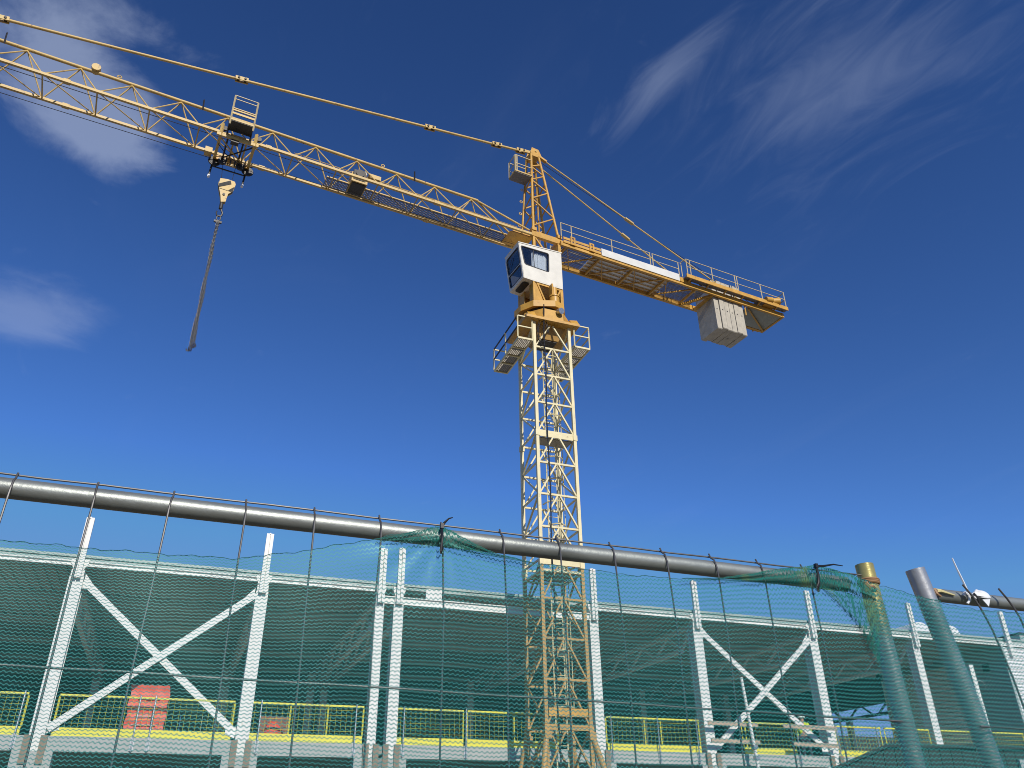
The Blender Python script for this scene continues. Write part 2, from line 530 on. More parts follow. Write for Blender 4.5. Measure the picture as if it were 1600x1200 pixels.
def netmat(name, col, base=0.14, strand=0.74, pitch=0.0090, period=0.0116, amp=0.0017, width=0.31, yellow=0.0):
    """knitted debris netting: wavy yarn rows joined by fine monofilament; UV is in metres"""
    ma = bpy.data.materials.new(name)
    ma.use_nodes = True
    t = ma.node_tree
    t.nodes.clear()
    o = nd(t, 'ShaderNodeOutputMaterial')
    tcn = nd(t, 'ShaderNodeTexCoord')
    sp = nd(t, 'ShaderNodeSeparateXYZ')
    t.links.new(tcn.outputs['UV'], sp.inputs[0])
    u, v = sp.outputs[0], sp.outputs[1]

    def noise(sx, sy, detail=3):
        mp = nd(t, 'ShaderNodeMapping')
        mp.inputs['Scale'].default_value = (sx, sy, 1)
        t.links.new(tcn.outputs['UV'], mp.inputs[0])
        n = nd(t, 'ShaderNodeTexNoise')
        n.inputs['Scale'].default_value = 1
        n.inputs['Detail'].default_value = detail
        t.links.new(mp.outputs[0], n.inputs[0])
        return n.outputs[0]
    wob = mth(t, 'MULTIPLY', mth(t, 'SUBTRACT', noise(3.0, 7.0), 0.5), 0.026)      # rows drift up and down
    ph = mth(t, 'MULTIPLY', mth(t, 'SUBTRACT', noise(9.0, 14.0, 4), 0.5), 16.0)      # wave phase slips
    rowi = mth(t, 'FLOOR', mth(t, 'DIVIDE', v, pitch))
    wn = nd(t, 'ShaderNodeTexWhiteNoise')
    wn.noise_dimensions = '1D'
    t.links.new(rowi, wn.inputs['W'])
    wave = mth(t, 'SINE', mth(t, 'ADD', mth(t, 'MULTIPLY', u, 2 * math.pi / period), mth(t, 'ADD', ph, 0.0)))
    vv = mth(t, 'ADD', mth(t, 'ADD', v, wob), mth(t, 'MULTIPLY', wave, amp))
    fr = mth(t, 'ABSOLUTE', mth(t, 'SUBTRACT', mth(t, 'FRACT', mth(t, 'DIVIDE', vv, pitch)), 0.5))
    mr = nd(t, 'ShaderNodeMapRange')
    mr.interpolation_type = 'SMOOTHSTEP'
    mr.inputs[1].default_value = width * 0.5 + 0.04
    mr.inputs[2].default_value = width * 0.5 - 0.04
    t.links.new(fr, mr.inputs[0])
    yarn = mr.outputs[0]
    # fine vertical filaments
    fv = mth(t, 'ABSOLUTE', mth(t, 'SUBTRACT', mth(t, 'FRACT', mth(t, 'DIVIDE', u, 0.0041)), 0.5))
    fil = mth(t, 'LESS_THAN', fv, 0.10)
    dn = mth(t, 'ADD', 0.72, mth(t, 'MULTIPLY', noise(5, 5, 4), 0.6))
    a = mth(t, 'MAXIMUM', mth(t, 'MULTIPLY', yarn, strand), mth(t, 'MULTIPLY', dn, base))
    a = mth(t, 'MAXIMUM', a, mth(t, 'MULTIPLY', fil, base * 1.5))
    a = mth(t, 'MULTIPLY', a, mth(t, 'MINIMUM', dn, 1.05), True)
    df = nd(t, 'ShaderNodeBsdfDiffuse')
    tl = nd(t, 'ShaderNodeBsdfTranslucent')
    gl = nd(t, 'ShaderNodeBsdfGlossy')
    gl.inputs['Roughness'].default_value = 0.35
    c = mixc(t, noise(260, 260, 2), tuple(k * 0.6 for k in col), tuple(min(1, k * 1.4) for k in col))
    if yellow:
        k = ramp(t, noise(16, 16, 4), [(0.5, (0, 0, 0)), (0.66, (1, 1, 1))])
        c = mixc(t, mth(t, 'MULTIPLY', k, yellow), c, (0.35, 0.36, 0.06))
    for s in (df, tl):
        t.links.new(c, s.inputs[0])
    gl.inputs[0].default_value = (0.35, 0.6, 0.55, 1)
    m1 = nd(t, 'ShaderNodeMixShader')
    m1.inputs[0].default_value = 0.30
    t.links.new(df.outputs[0], m1.inputs[1])
    t.links.new(tl.outputs[0], m1.inputs[2])
    m3 = nd(t, 'ShaderNodeMixShader')
    m3.inputs[0].default_value = 0.04
    t.links.new(m1.outputs[0], m3.inputs[1])
    t.links.new(gl.outputs[0], m3.inputs[2])
    tp = nd(t, 'ShaderNodeBsdfTransparent')
    m2 = nd(t, 'ShaderNodeMixShader')
    t.links.new(a, m2.inputs[0])
    t.links.new(tp.outputs[0], m2.inputs[1])
    t.links.new(m3.outputs[0], m2.inputs[2])
    t.links.new(m2.outputs[0], o.inputs[0])
    return ma


M['net'] = netmat('green_debris_net', (0.05, 0.275, 0.255))
M['netflap'] = netmat('gathered_debris_net', (0.025, 0.19, 0.15), base=0.28, strand=0.9, width=0.40, yellow=0.35)

# ------------------------------------------------------------------ ground
g = MB().add([(-900, -900, 0), (900, -900, 0), (900, 900, 0), (-900, 900, 0)], [(0, 1, 2, 3)])
setp(build('ground', g, M['ground'], org=V((0, 0, 0))), kind='structure', label='bare dirt ground of the building site', cat='ground')

# ------------------------------------------------------------------ unfinished building
DF = 25.0
ZS = 4.26
b0 = F(14, DF, 0)
bld = empty('unfinished_building', b0, 'white steel framed hall under construction, open fronted, behind the green netting', 'building')
COLS = [-8.1, -3.13, 1.83, 5.36, 5.95, 12.68, 16.73, 21.75, 26.7, 31.72]
CW = [.36, .36, .35, .27, .31, .32, .36, .37, .33, .2]


def column(s, wd, lower=True, z0=0.0):
    o = MB()
    # H section: two flanges and a web, front flange is what shows
    h = wd * 0.95
    o.fbox(F, (s - wd / 2, DF - .02, z0 if not lower else 3.9), (s + wd / 2, DF + .03, 8.32))
    o.fbox(F, (s - wd / 2, DF + h, z0 if not lower else 3.9), (s + wd / 2, DF + h + .05, 8.32))
    o.fbox(F, (s - wd * .42, DF + .032, z0 if not lower else 3.9), (s + wd * .42, DF + h - .002, 8.32))
    c = build('column', o, M['white'], bld)
    # necked head and stub post that rises above the roof edge
    k = MB()
    k.fbox(F, (s - wd * .46, DF - .03, 8.322), (s + wd * .46, DF + .25, 8.50))
    k.prism([F(s - wd * .62, DF - .034, 8.80), F(s + wd * .62, DF - .034, 8.80), F(s + wd * .62, DF - .034, 8.68), F(s + wd * .36, DF - .034, 8.502), F(s - wd * .36, DF - .034, 8.502), F(s - wd * .62, DF - .034, 8.68)], -N * .22)
    build('column_head', k, M['white'], c)
    p = MB()
    zt = 10.0 + random.uniform(-.06, .1)
    p.fbox(F, (s - .105, DF - .16, 8.25), (s - .012, DF - .055, zt))
    p.fbox(F, (s + .012, DF - .16, 8.25), (s + .105, DF - .055, zt))
    p.fbox(F, (s - .012, DF - .10, 8.25), (s + .012, DF - .06, zt - .01))
    p.fbox(F, (s - .02, DF - .12, zt - .01), (s + .02, DF - .07, zt + .035))
    build('stub_post', p, M['white'], c)
    sl_ = MB().fbox(F, (s - .035, DF - .027, 5.62), (s + .035, DF - .0205, 5.95))
    build('cast_plate', sl_, M['truss'], c)
    if lower:
        q = MB().fbox(F, (s - .46, DF - .06, 0), (s + .46, DF + .42, 3.895))
        build('lower_column', q, M['slab'], c)
        for e in (-1, 1):
            q = MB().fbox(F, (s + e * (wd / 2 + .01) - .08, DF - .11, 3.60), (s + e * (wd / 2 + .01) + .08, DF - .062, 4.26))
            build('bearing_plate', q, M['brown'], c)
    return c


for s, wd in zip(COLS[:-1], CW):
    column(s, wd)
# stub on the clad end bay
p = MB().fbox(F, (31.62, DF - .16, 8.2), (31.82, DF - .05, 10.0))
build('stub_post', p, M['white'], bld)

# precast edge beams, one per bay
edges = [-13, -8.1, -3.13, 1.83, 5.655, 12.68, 16.73, 21.75, 26.7, 31.6]
for a, b in zip(edges[:-1], edges[1:]):
    o = MB().fbox(F, (a + .24, DF + .0, 3.9), (b - .24, DF + .32, ZS))
    build('edge_beam', o, M['slab'], bld)
o = MB().fbox(F, (-13, DF + .322, 3.98), (31.9, DF + 30, ZS - .01))
build('floor_slab', o, M['floor'], bld)

# eave beam (white channel) and layered roof edge
for a, b in ((-13, 5.36), (12.68, 31.3)):
    o = MB()
    o.fbox(F, (a, DF + .02, 8.60), (b, DF + .05, 8.74))
    o.fbox(F, (a, DF - .035, 8.715), (b, DF + .019, 8.74))
    o.fbox(F, (a, DF - .035, 8.60), (b, DF + .019, 8.625))
    build('eave_beam', o, M['white'], bld)
o = MB().fbox(F, (5.4, DF + .02, 8.26), (12.7, DF + .10, 8.50))
o.fbox(F, (5.4, DF - .03, 8.47), (12.7, DF + .019, 8.50))
o.fbox(F, (5.4, DF - .03, 8.26), (12.7, DF + .019, 8.285))
build('lintel_beam', o, M['white'], bld)
o = MB().fbox(F, (6.82, DF + .0, 8.502), (7.34, DF + .12, 8.83))
build('beam_stub', o, M['white'], bld)
for i, (z0, z1, pr) in enumerate(((8.745, 8.795, .03), (8.80, 8.85, .0), (8.855, 8.93, .04))):
    o = MB().fbox(F, (-13, DF + .06 - pr, z0), (36.5, DF + .5, z1))
    build('roof_edge', o, M['fascia'], bld)

# roof deck: trapezoidal sheets seen from below, purlins
o = MB()
x = -13.0
while x < 36.4:
    o.fbox(F, (x, DF + .30, 8.72), (x + .16, DF + 31, 8.76))
    x += .30
o.fbox(F, (-13, DF + .5, 8.765), (36.5, DF + 31, 8.9))
build('roof_deck', o, M['roof'], bld)
for d in (28.5, 32, 35.5, 39, 42.5, 46, 49.5, 53):
    o = MB().fbox(F, (-13, d, 8.50), (31.2, d + .14, 8.715))
    build('purlin', o, M['roof'], bld)


# trusses spanning back from each column
def truss(s):
    o = MB()
    zb, zt = 7.72, 8.42
    o.bar(F(s, DF + .45, zt), F(s, 54, zt), .14, .14)
    r = build('truss', o, M['truss'], bld)
    o = MB().bar(F(s, 26.1, zb), F(s, 53.6, zb), .15, .13)
    build('bottom_chord', o, M['truss'], r)
    d = 26.1
    k = 0
    build('web_brace', MB().bar(F(s, DF + .5, zt - .08), F(s, 26.1, zb + .02), .09, .09), M['truss'], r)
    while d < 53:
        e = d + .95
        if k % 2 == 0:
            q = MB().bar(F(s, d, zb + .05), F(s, e, zt - .06), .08, .08)
        else:
            q = MB().bar(F(s, d, zt - .06), F(s, e, zb + .05), .08, .08)
        build('web_brace', q, M['truss'], r)
        d = e
        k += 1


for s in COLS[1:-1]:
    truss(s)
for d0_ in (38.0, 53.0):
    for s in COLS[1:-1]:
        o = MB().fbox(F, (s - .15, d0_, ZS), (s + .15, d0_ + .3, 8.45))
        build('inner_column', o, M['truss'], bld)

# cross bracing, flat tubes
for sa, sb in ((-3.13, 1.83), (16.73, 21.75)):
    o = MB().bar(F(sa + .2, DF + .10, 8.22), F(sb - .16, DF + .10, 4.42), .19, .06, N)
    build('cross_brace', o, M['white'], bld)
    o = MB().bar(F(sb - .16, DF + .02, 8.22), F(sa + .2, DF + .02, 4.42), .19, .06, N)
    build('cross_brace', o, M['white'], bld)
    for s, e in ((sa + .2, 1), (sb - .2, -1)):
        for z in (8.0, 4.32):
            h = .42 if z > 6 else .3
            q = MB().prism([F(s, DF + .06, z), F(s, DF + .06, z + h), F(s + e * .26, DF + .06, z + (h * .3 if z > 6 else h * .7)), F(s + e * .26, DF + .06, z + (0.05 if z > 6 else .3 * h))], -N * .02)
            build('gusset_plate', q, M['white'] if z > 6 else M['truss'], bld)

# rear wall of vertical dark panels with gaps to the sky
gaps = []
for x0, y0, x1, y1 in ((1116, 1134, 1142, 1174), (1256, 1116, 1268, 1134), (1222, 1146, 1236, 1172)):
    pts = []
    for px, py in ((x0, y0), (x1, y1)):
        r = ray(px, py)
        t = (-54.5) / r.dot(N)
        P = r * t + V((0, 0, 1.7))
        pts.append((P.dot(U), P.z))
    gaps.append((pts[0][0], pts[1][0], pts[1][1], pts[0][1]))
gaps.sort()
cuts = sorted(set([round(-20 + 1.2 * k, 3) for k in range(68)] + [q for gp in gaps for q in gp[:2]]))
for x, e in zip(cuts[:-1], cuts[1:]):
    if e - x < .03:
        continue
    hole = [q for q in gaps if q[0] - 1e-3 <= x and e <= q[1] + 1e-3]
    spans = [(0, 8.75)]
    if hole:
        spans = [(0, hole[0][2]), (hole[0][3], 8.75)]
    for z0, z1 in spans:
        if z1 - z0 > .1:
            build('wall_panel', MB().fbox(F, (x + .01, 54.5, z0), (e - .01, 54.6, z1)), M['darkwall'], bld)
# left gable, closes the hall outside the frame
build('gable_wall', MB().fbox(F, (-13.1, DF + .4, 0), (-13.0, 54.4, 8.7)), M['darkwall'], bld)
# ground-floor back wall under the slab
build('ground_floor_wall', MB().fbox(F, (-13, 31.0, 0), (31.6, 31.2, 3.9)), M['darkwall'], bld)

# right-hand end wall: panelled part, block infill, then an open braced bay
SE = 31.35
for i in range(2):
    build('end_panel', MB().fbox(F, (SE, DF + .16 + i * .98, ZS), (SE + .12, DF + 1.12 + i * .98, 8.7)), M['panelwall'], bld)
q = MB()
q.fbox(F, (SE - .03, 25.78, 7.70), (SE - .002, 26.2, 7.74))
q.fbox(F, (SE - .03, 25.78, 8.06), (SE - .002, 26.2, 8.10))
q.fbox(F, (SE - .03, 25.78, 7.742), (SE - .002, 25.81, 8.058))
q.fbox(F, (SE - .03, 26.17, 7.742), (SE - .002, 26.2, 8.058))
vf = build('vent_frame', q, M['panelwall'], bld)
build('vent_opening', MB().fbox(F, (SE - .012, 25.812, 7.742), (SE - .004, 26.168, 8.058)), M['rubber'], vf)
bw = build('block_wall', MB().fbox(F, (SE + .02, 27.13, ZS), (SE + .2, 31.9, 8.3)), M['mortar'], bld)
z = ZS
row = 0
blk = None
while z < 8.25:
    d = 27.14 - (.22 if row % 2 else 0)
    while d < 31.88:
        a, b = max(d, 27.14), min(d + .43, 31.9)
        if b - a > .06:
            e = random.uniform(-.012, .012)
            build('block', MB().fbox(F, (SE - .02 + e, a, z + .008), (SE + .019, b - .014, min(z + .205, 8.3))), M['block'], bw)
        d += .445
    z += .22
    row += 1
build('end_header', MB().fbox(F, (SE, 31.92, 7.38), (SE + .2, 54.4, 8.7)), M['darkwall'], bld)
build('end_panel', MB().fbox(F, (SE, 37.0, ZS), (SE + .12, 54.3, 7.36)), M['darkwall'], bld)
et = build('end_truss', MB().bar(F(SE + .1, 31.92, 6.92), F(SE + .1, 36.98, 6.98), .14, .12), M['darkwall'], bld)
for i in range(5):
    a = 32.0 + i * 1.0
    z0, z1 = (7.36, 6.98) if i % 2 == 0 else (6.98, 7.36)
    build('web_brace', MB().bar(F(SE + .1, a, z0), F(SE + .1, a + .9 * .62, z1), .07, .07), M['darkwall'], et)
build('end_post', MB().fbox(F, (SE + .02, 34.55, ZS), (SE + .2, 34.85, 6.85)), M['truss'], bld)

# clad end bay with horizontal ribs
o = MB()
prof = []
z = 4.9
while z < 8.55:
    prof += [(z, 0), (z + .045, .028), (z + .075, .028), (z + .10, 0)]
    z += .115
for (z0, p0), (z1, p1) in zip(prof[:-1], prof[1:]):
    o.add([F(31.40, DF - p0, z0), F(36.5, DF - p0, z0), F(36.5, DF - p1, z1), F(31.40, DF - p1, z1)], [(0, 1, 2, 3)])
o.fbox(F, (31.40, DF + .03, 4.9), (36.5, DF + .15, 8.55))
build('ribbed_cladding', o, M['clad'], bld, smooth=False)
build('corner_trim', MB().fbox(F, (31.28, DF - .04, 4.7), (31.395, DF + .155, 8.60)), M['panelwall'], bld)
build('eave_beam', MB().fbox(F, (31.28, DF - .05, 8.602), (36.5, DF + .02, 8.735)), M['white'], bld)
build('plinth_wall', MB().fbox(F, (31.42, DF + .02, 0), (36.5, DF + .15, 4.895)), M['panelwall'], bld)

# short white post standing in the end bay
wp = empty('white_post', F(29.62, DF + .3, ZS), 'short white steel post standing in the bay before the block wall', 'post')
build('shaft', MB().fbox(F, (29.51, DF + .22, ZS + .02), (29.73, DF + .4, 7.80)), M['white'], wp)
build('base_plate', MB().fbox(F, (29.42, DF + .15, ZS), (29.82, DF + .47, ZS + .019)), M['galv'], wp)
build('loose_tie', MB().path([F(29.74, DF + .25, 7.15), F(29.86, DF + .2, 7.22), F(29.99, DF + .18, 7.12), F(30.05, DF + .18, 6.92)], .008, 5), M['plastic'], wp)

# roof domes and a box on the roof
for (a, b, h, lab) in ((28.9, 29.9, .62, 'pale skylight dome on the roof edge just behind the netted column'), (30.55, 31.6, .60, 'rounded pale skylight dome on the roof between the two fence posts and the clad corner')):
    o = MB()
    n = 10
    prof = [F(a, 27, 8.91)] + [F((a + b) / 2 - (b - a) / 2 * math.cos(math.pi * k / n), 27, 9.28 + (h - .02) * math.sin(math.pi * k / n) ** .6) for k in range(n + 1)] + [F(b, 27, 8.91)]
    o.prism(prof, -N * 1.1)
    r = build('skylight_dome', o, M['clad'], org=F((a + b) / 2, 27.5, 8.91))
    setp(r, lab, 'skylight', 'domes on the roof')
    build('kerb', MB().fbox(F, (a - .06, 26.9, 8.905), (b + .06, 26.99, 9.2)), M['fascia'], r)
rb = empty('roof_vent_box', F(35.5, 27.5, 8.91), 'small dark box on the roof at the right edge of the picture', 'roof vent')
build('housing', MB().fbox(F, (35.2, 27, 8.91), (36.2, 28, 9.75)), M['panelwall'], rb)
build('cap', MB().fbox(F, (35.12, 26.92, 9.752), (36.28, 28.08, 9.82)), M['dark'], rb)


# ------------------------------------------------------------------ edge protection on the slab
def barrier(a, b, label, mids=(), d=DF + .10):
    r = empty('mesh_barrier', F((a + b) / 2, d, ZS), label, 'safety barrier', 'yellow mesh barriers along the slab edge')
    zt = 5.25
    build('top_rail', MB().bar(F(a, d, zt), F(b, d, zt), .05, .07, N), M['barrier'], r)
    build('toe_board', MB().fbox(F, (a, d - .02, ZS + .01), (b, d + .02, ZS + .21)), M['barrier'], r)
    for s in [a, b] + list(mids):
        build('upright', MB().bar(F(s, d + .012, ZS + .21), F(s, d + .012, zt - .03), .035), M['barrier'], r)
    o = MB()
    k = a + .11
    while k < b - .05:
        o.bar(F(k, d, ZS + .21), F(k, d, zt - .03), .0055)
        k += .15
    z_ = ZS + .32
    while z_ < zt - .06:
        o.bar(F(a, d + .008, z_), F(b, d + .008, z_), .005)
        z_ += .14
    setp(build('wire_mesh', o, M['barrier'], r, smooth=False), kind='stuff')
    return r


barrier(-7.6, -3.55, 'yellow mesh barrier at the left edge, left of the first column')
barrier(-2.83, 1.53, 'yellow mesh barrier in front of the red tarpaulin, under the left cross bracing')
barrier(1.97, 5.12, 'yellow mesh barrier in front of the brick stack', (3.05, 4.1))
barrier(6.12, 8.16, 'yellow mesh barrier just right of the paired columns')
barrier(8.28, 11.3, 'yellow mesh barrier behind the crane mast', (9.8,))
barrier(12.95, 16.40, 'yellow mesh barrier just right of the crane mast', (14.35, 14.95))
barrier(18.10, 20.25, 'yellow mesh barrier under the right cross bracing', (18.25,))
barrier(22.05, 24.1, 'yellow mesh barrier with sky behind it, right of the right cross bracing')
barrier(24.3, 26.4, 'yellow mesh barrier behind the yellow stained fence post')
barrier(26.95, 28.6, 'short yellow mesh barrier before the block wall, between the two fence posts')
barrier(28.95, 31.2, 'yellow mesh barrier in the dark end bay beside the cladding')

ordi = ['leftmost', 'second', 'third', 'fourth', 'fifth', 'sixth', 'seventh', 'eighth', 'ninth', 'tenth', 'eleventh', 'twelfth', 'rightmost']
pz = [-3.62, -.89, -.51, 2.23, 4.88, 6.29, 8.20, 13.05, 14.75, 16.21, 20.24, 21.98, 23.77]
for i, s in enumerate(pz):
    pos = ordi[i] if i in (0, 12) else ordi[i] + ' from the left'
    r = empty('guardrail_post', F(s, DF - .04, 3.93), 'thin grey guardrail post clamped to the slab edge, %s of the row' % pos, 'guardrail post', 'grey posts clamped to the slab edge')
    build('tube', MB().tube(F(s, DF - .05, 3.93), F(s, DF - .05, 5.30), .022, 8), M['galv'], r)
    build('clamp', MB().fbox(F, (s - .05, DF - .035, 3.95), (s + .05, DF - .004, 4.28)), M['galv'], r)

# red tarpaulin-covered pallet
r = empty('red_tarpaulin', F(-.72, 26.7, ZS), 'red tarpaulin wrapped load standing behind the left barrier', 'tarpaulin')
o = MB()
nx, nz = 14, 16
fr_ = lambda i, j: F(-1.19 + .99 * i / nx + .02 * math.sin(j * 1.1), 25.46 + .012 * math.sin(i * 1.3 + j * .4) + .02 * math.sin(j * 1.9), ZS + .02 + 1.36 * j / nz + (.015 * math.sin(i * 2)))
vs = [fr_(i, j) for j in range(nz + 1) for i in range(nx + 1)]
bk = [fr_(i, j) - N * .75 for j in range(nz + 1) for i in range(nx + 1)]
fs = [(j * (nx + 1) + i, j * (nx + 1) + i + 1, (j + 1) * (nx + 1) + i + 1, (j + 1) * (nx + 1) + i) for j in range(nz) for i in range(nx)]
nn = len(vs)
fs2 = [tuple(q + nn for q in reversed(f)) for f in fs]
rim = [i for i in range(nx + 1)] + [j * (nx + 1) + nx for j in range(1, nz + 1)] + [nz * (nx + 1) + i for i in range(nx - 1, -1, -1)] + [j * (nx + 1) for j in range(nz - 1, 0, -1)]
fs3 = [(rim[k], rim[k] + nn, rim[(k + 1) % len(rim)] + nn, rim[(k + 1) % len(rim)]) for k in range(len(rim))]
o.add(vs + bk, fs + fs2 + fs3)
build('cover', o, M['red'], r)
for k in range(4):
    z_ = ZS + .35 + k * .22
    build('faded_print', MB().fbox(F, (-1.02 + .05 * (k % 2), 25.42, z_), (-.42 - .06 * (k % 3), 25.43, z_ + .035)), M['tarpmark'], r)

# brick stack and a red sack in front of it
r = empty('brick_stack', F(2.8, 26.9, ZS), 'brown red brick stack on a pallet behind the barrier', 'bricks')
for k in range(7):
    for i in range(4):
        for j in range(2):
            o = MB().fbox(F, (2.36 + i * .212, 26.5 + j * .25, ZS + .14 + k * .10), (2.36 + i * .212 + .205, 26.5 + j * .25 + .24, ZS + .14 + k * .10 + .092))
            build('brick', o, M['brick'], r)
build('pallet', MB().fbox(F, (2.32, 26.45, ZS), (3.24, 27.05, ZS + .135)), M['timber'], r)
r = MB()
n = 10
for j in range(6):
    for i in range(n):
        a = 2 * math.pi * i / n
        rr = (.30, .33, .27, .20, .12, .03)[j] * (1 + .12 * math.sin(3 * a + j))
        r.v.append(F(2.72 + rr * math.cos(a), 26.15 + rr * math.sin(a) * .7, ZS + (.0, .2, .38, .52, .62, .66)[j]))
for j in range(5):
    for i in range(n):
        r.f.append((j * n + i, j * n + (i + 1) % n, (j + 1) * n + (i + 1) % n, (j + 1) * n + i))
r.f.append(tuple(range(5 * n, 6 * n)))
setp(build('red_sack', r, mat('red_sack_cloth', (0.62, 0.06, 0.03), 0.6)), 'small bright red sack in front of the brown brick stack', 'sack')

# timber guard rails and scaffold pole by the right bracing
for (a, b, z0, z1, lab) in ((16.5, 18.45, 5.06, 5.21, 'upper timber plank from the column to the leaning pole'), (19.5, 21.75, 5.05, 5.20, 'upper timber plank running to the right braced column'), (16.55, 18.45, 4.53, 4.66, 'lower timber plank from the column to the leaning pole'), (19.75, 21.7, 4.50, 4.63, 'lower timber plank running to the right braced column')):
    r = build('timber_plank', MB().bar(F(a, 24.68, (z0 + z1) / 2 + .01), F(b, 24.68, (z0 + z1) / 2 - .01), .13, .04, N), M['timber'])
    setp(r, lab, 'plank', 'timber guard rails by the right bracing')
r = empty('scaffold_pole', F(18.05, 24.4, 0), 'pale scaffold pole leaning slightly in front of the right cross bracing', 'pole')
build('tube', MB().tube(F(18.36, 24.55, 0), F(17.97, 24.55, 6.62), .055, 10), M['white'], r)
for z_ in (4.10, 4.42):
    x_ = 18.36 - .39 * z_ / 6.62
    build('coupler', MB().fbox(F, (x_ - .07, 24.47, z_ - .06), (x_ + .09, 24.63, z_ + .06)), M['galv'], r)


# worker in a hi-vis vest
def worker(base, lab):
    r = empty('person', base, lab, 'person')
    J_ = {'pel': (0, 0, .95), 'chest': (0, .02, 1.28), 'neck': (0, .01, 1.47), 'head': (0, -.01, 1.60), 'top': (0, 0, 1.73),
          'hl': (-.10, 0, .90), 'kl': (-.11, -.03, .50), 'al': (-.12, .02, .08), 'tl': (-.13, -.14, .04),
          'hr': (.10, 0, .90), 'kr': (.13, -.04, .50), 'ar': (.16, .03, .08), 'tr': (.18, -.13, .04),
          'sl': (-.19, .01, 1.42), 'el': (-.26, .02, 1.14), 'wl': (-.24, -.14, .95), 'ml': (-.23, -.2, .89),
          'sr': (.19, .01, 1.42), 'er': (.27, .03, 1.14), 'wr': (.22, -.17, 1.0), 'mr': (.2, -.24, .96)}
    E_ = [('pel', 'chest'), ('chest', 'neck'), ('neck', 'head'), ('head', 'top'), ('pel', 'hl'), ('hl', 'kl'), ('kl', 'al'), ('al', 'tl'), ('pel', 'hr'), ('hr', 'kr'), ('kr', 'ar'), ('ar', 'tr'), ('chest', 'sl'), ('sl', 'el'), ('el', 'wl'), ('wl', 'ml'), ('chest', 'sr'), ('sr', 'er'), ('er', 'wr'), ('wr', 'mr')]
    RAD = {'pel': .15, 'chest': .16, 'neck': .06, 'head': .095, 'top': .08, 'hl': .10, 'kl': .065, 'al': .045, 'tl': .04, 'hr': .10, 'kr': .065, 'ar': .045, 'tr': .04, 'sl': .07, 'el': .05, 'wl': .035, 'ml': .035, 'sr': .07, 'er': .05, 'wr': .035, 'mr': .035}

    bpy.context.view_layer.update()
    for nm, keys, mt, gr in (('body', set(J_), M['skin'], 0), ('trousers', {'pel', 'hl', 'kl', 'al', 'hr', 'kr', 'ar'}, M['trouser'], .014), ('jacket', {'pel', 'chest', 'sl', 'el', 'sr', 'er', 'wl', 'wr'}, M['hivis'], .02)):
        o = None
        ks = [k for k in J_ if k in keys]
        me = bpy.data.meshes.new(nm)
        me.from_pydata([V(J_[k]) for k in ks], [(ks.index(a), ks.index(b)) for a, b in E_ if a in ks and b in ks], [])
        o = bpy.data.objects.new(nm, me)
        sc.collection.objects.link(o)
        o.parent = r
        o.modifiers.new('skin', 'SKIN')
        if not me.skin_vertices:
            bm_ = __import__('bmesh').new()
            bm_.from_mesh(me)
            bm_.verts.layers.skin.verify()
            bm_.to_mesh(me)
            bm_.free()
        for k, dsk in zip(ks, me.skin_vertices[0].data):
            dsk.radius = (RAD[k] + gr,) * 2
            dsk.use_root = (k == ks[0])
        sub = o.modifiers.new('sub', 'SUBSURF')
        sub.levels = sub.render_levels = 2
        me.materials.append(mt)
    o = MB()
    n = 12
    for j in range(5):
        for i in range(n):
            a = 2 * math.pi * i / n
            rr = (.145, .135, .12, .08, .01)[j]
            o.v.append(base + V((rr * math.cos(a), rr * math.sin(a) * 1.1 - .01, (1.66, 1.69, 1.75, 1.80, 1.82)[j])))
    for j in range(4):
        for i in range(n):
            o.f.append((j * n + i, j * n + (i + 1) % n, (j + 1) * n + (i + 1) % n, (j + 1) * n + i))
    build('helmet', o, M['helmet'], r)
    r.rotation_euler = (0, 0, R(-20))
    return r


worker(F(23.05, 28.0, ZS), 'person in a bright hi-vis jacket and white helmet standing inside behind the right bracing')

# dark shed in front of the building at the lower right
r = empty('site_shed', F(16, 14.5, 0), 'dark low shed with a sloping left roof edge at the lower right', 'shed')
prof = [F(11.6, 14, 0), F(11.6, 14, 2.80), F(13.5, 14, 3.385), F(20.5, 14, 3.45), F(20.5, 14, 0)]
for i in range(30):
    a = 11.6 + i * .3
    zt = lambda s: 2.80 + (s - 11.6) / 1.9 * .585 if s < 13.5 else 3.385 + (s - 13.5) * .0093
    if a + .29 > 20.5:
        break
    build('wall_board', MB().prism([F(a, 14, 0), F(a + .285, 14, 0), F(a + .285, 14, zt(a + .285) - .06), F(a, 14, zt(a) - .06)], -N * .03), M['shed'], r)
build('roof_edge', MB().prism([F(11.45, 13.93, 2.70), F(11.45, 13.93, 2.76), F(13.5, 13.93, 3.39), F(20.6, 13.93, 3.456), F(20.6, 13.93, 3.39), F(13.5, 13.93, 3.325)], V((math.sin(R(27)), math.cos(R(27)), 0)) * 4), M['shed'], r)
build('side_wall', MB().prism([F(11.62, 14.04, 0), F(11.7, 14.04, 0), F(11.7, 14.04, 2.66), F(11.62, 14.04, 2.64)], V((math.sin(R(27)), math.cos(R(27)), 0)) * 3.8), M['shed'], r)
build('wall_plate', MB().fbox(F, (17.0, 13.93, 2.98), (17.42, 13.985, 3.16)), M['panelwall'], r)

# ------------------------------------------------------------------ tower crane
crane = empty('tower_crane', CC.copy(), 'yellow lattice tower crane with a white cab, standing in front of the unfinished hall', 'tower crane')
lev = [18.18, 17.15, 16.02, 14.92, 13.80, 12.68, 11.57, 10.47, 9.42, 8.20, 7.02, 5.86, 4.62, 3.45, 2.3, 1.15, 0.1]
WM = MW


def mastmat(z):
    return M['mast'] if z > 8.9 else M['oldmast']


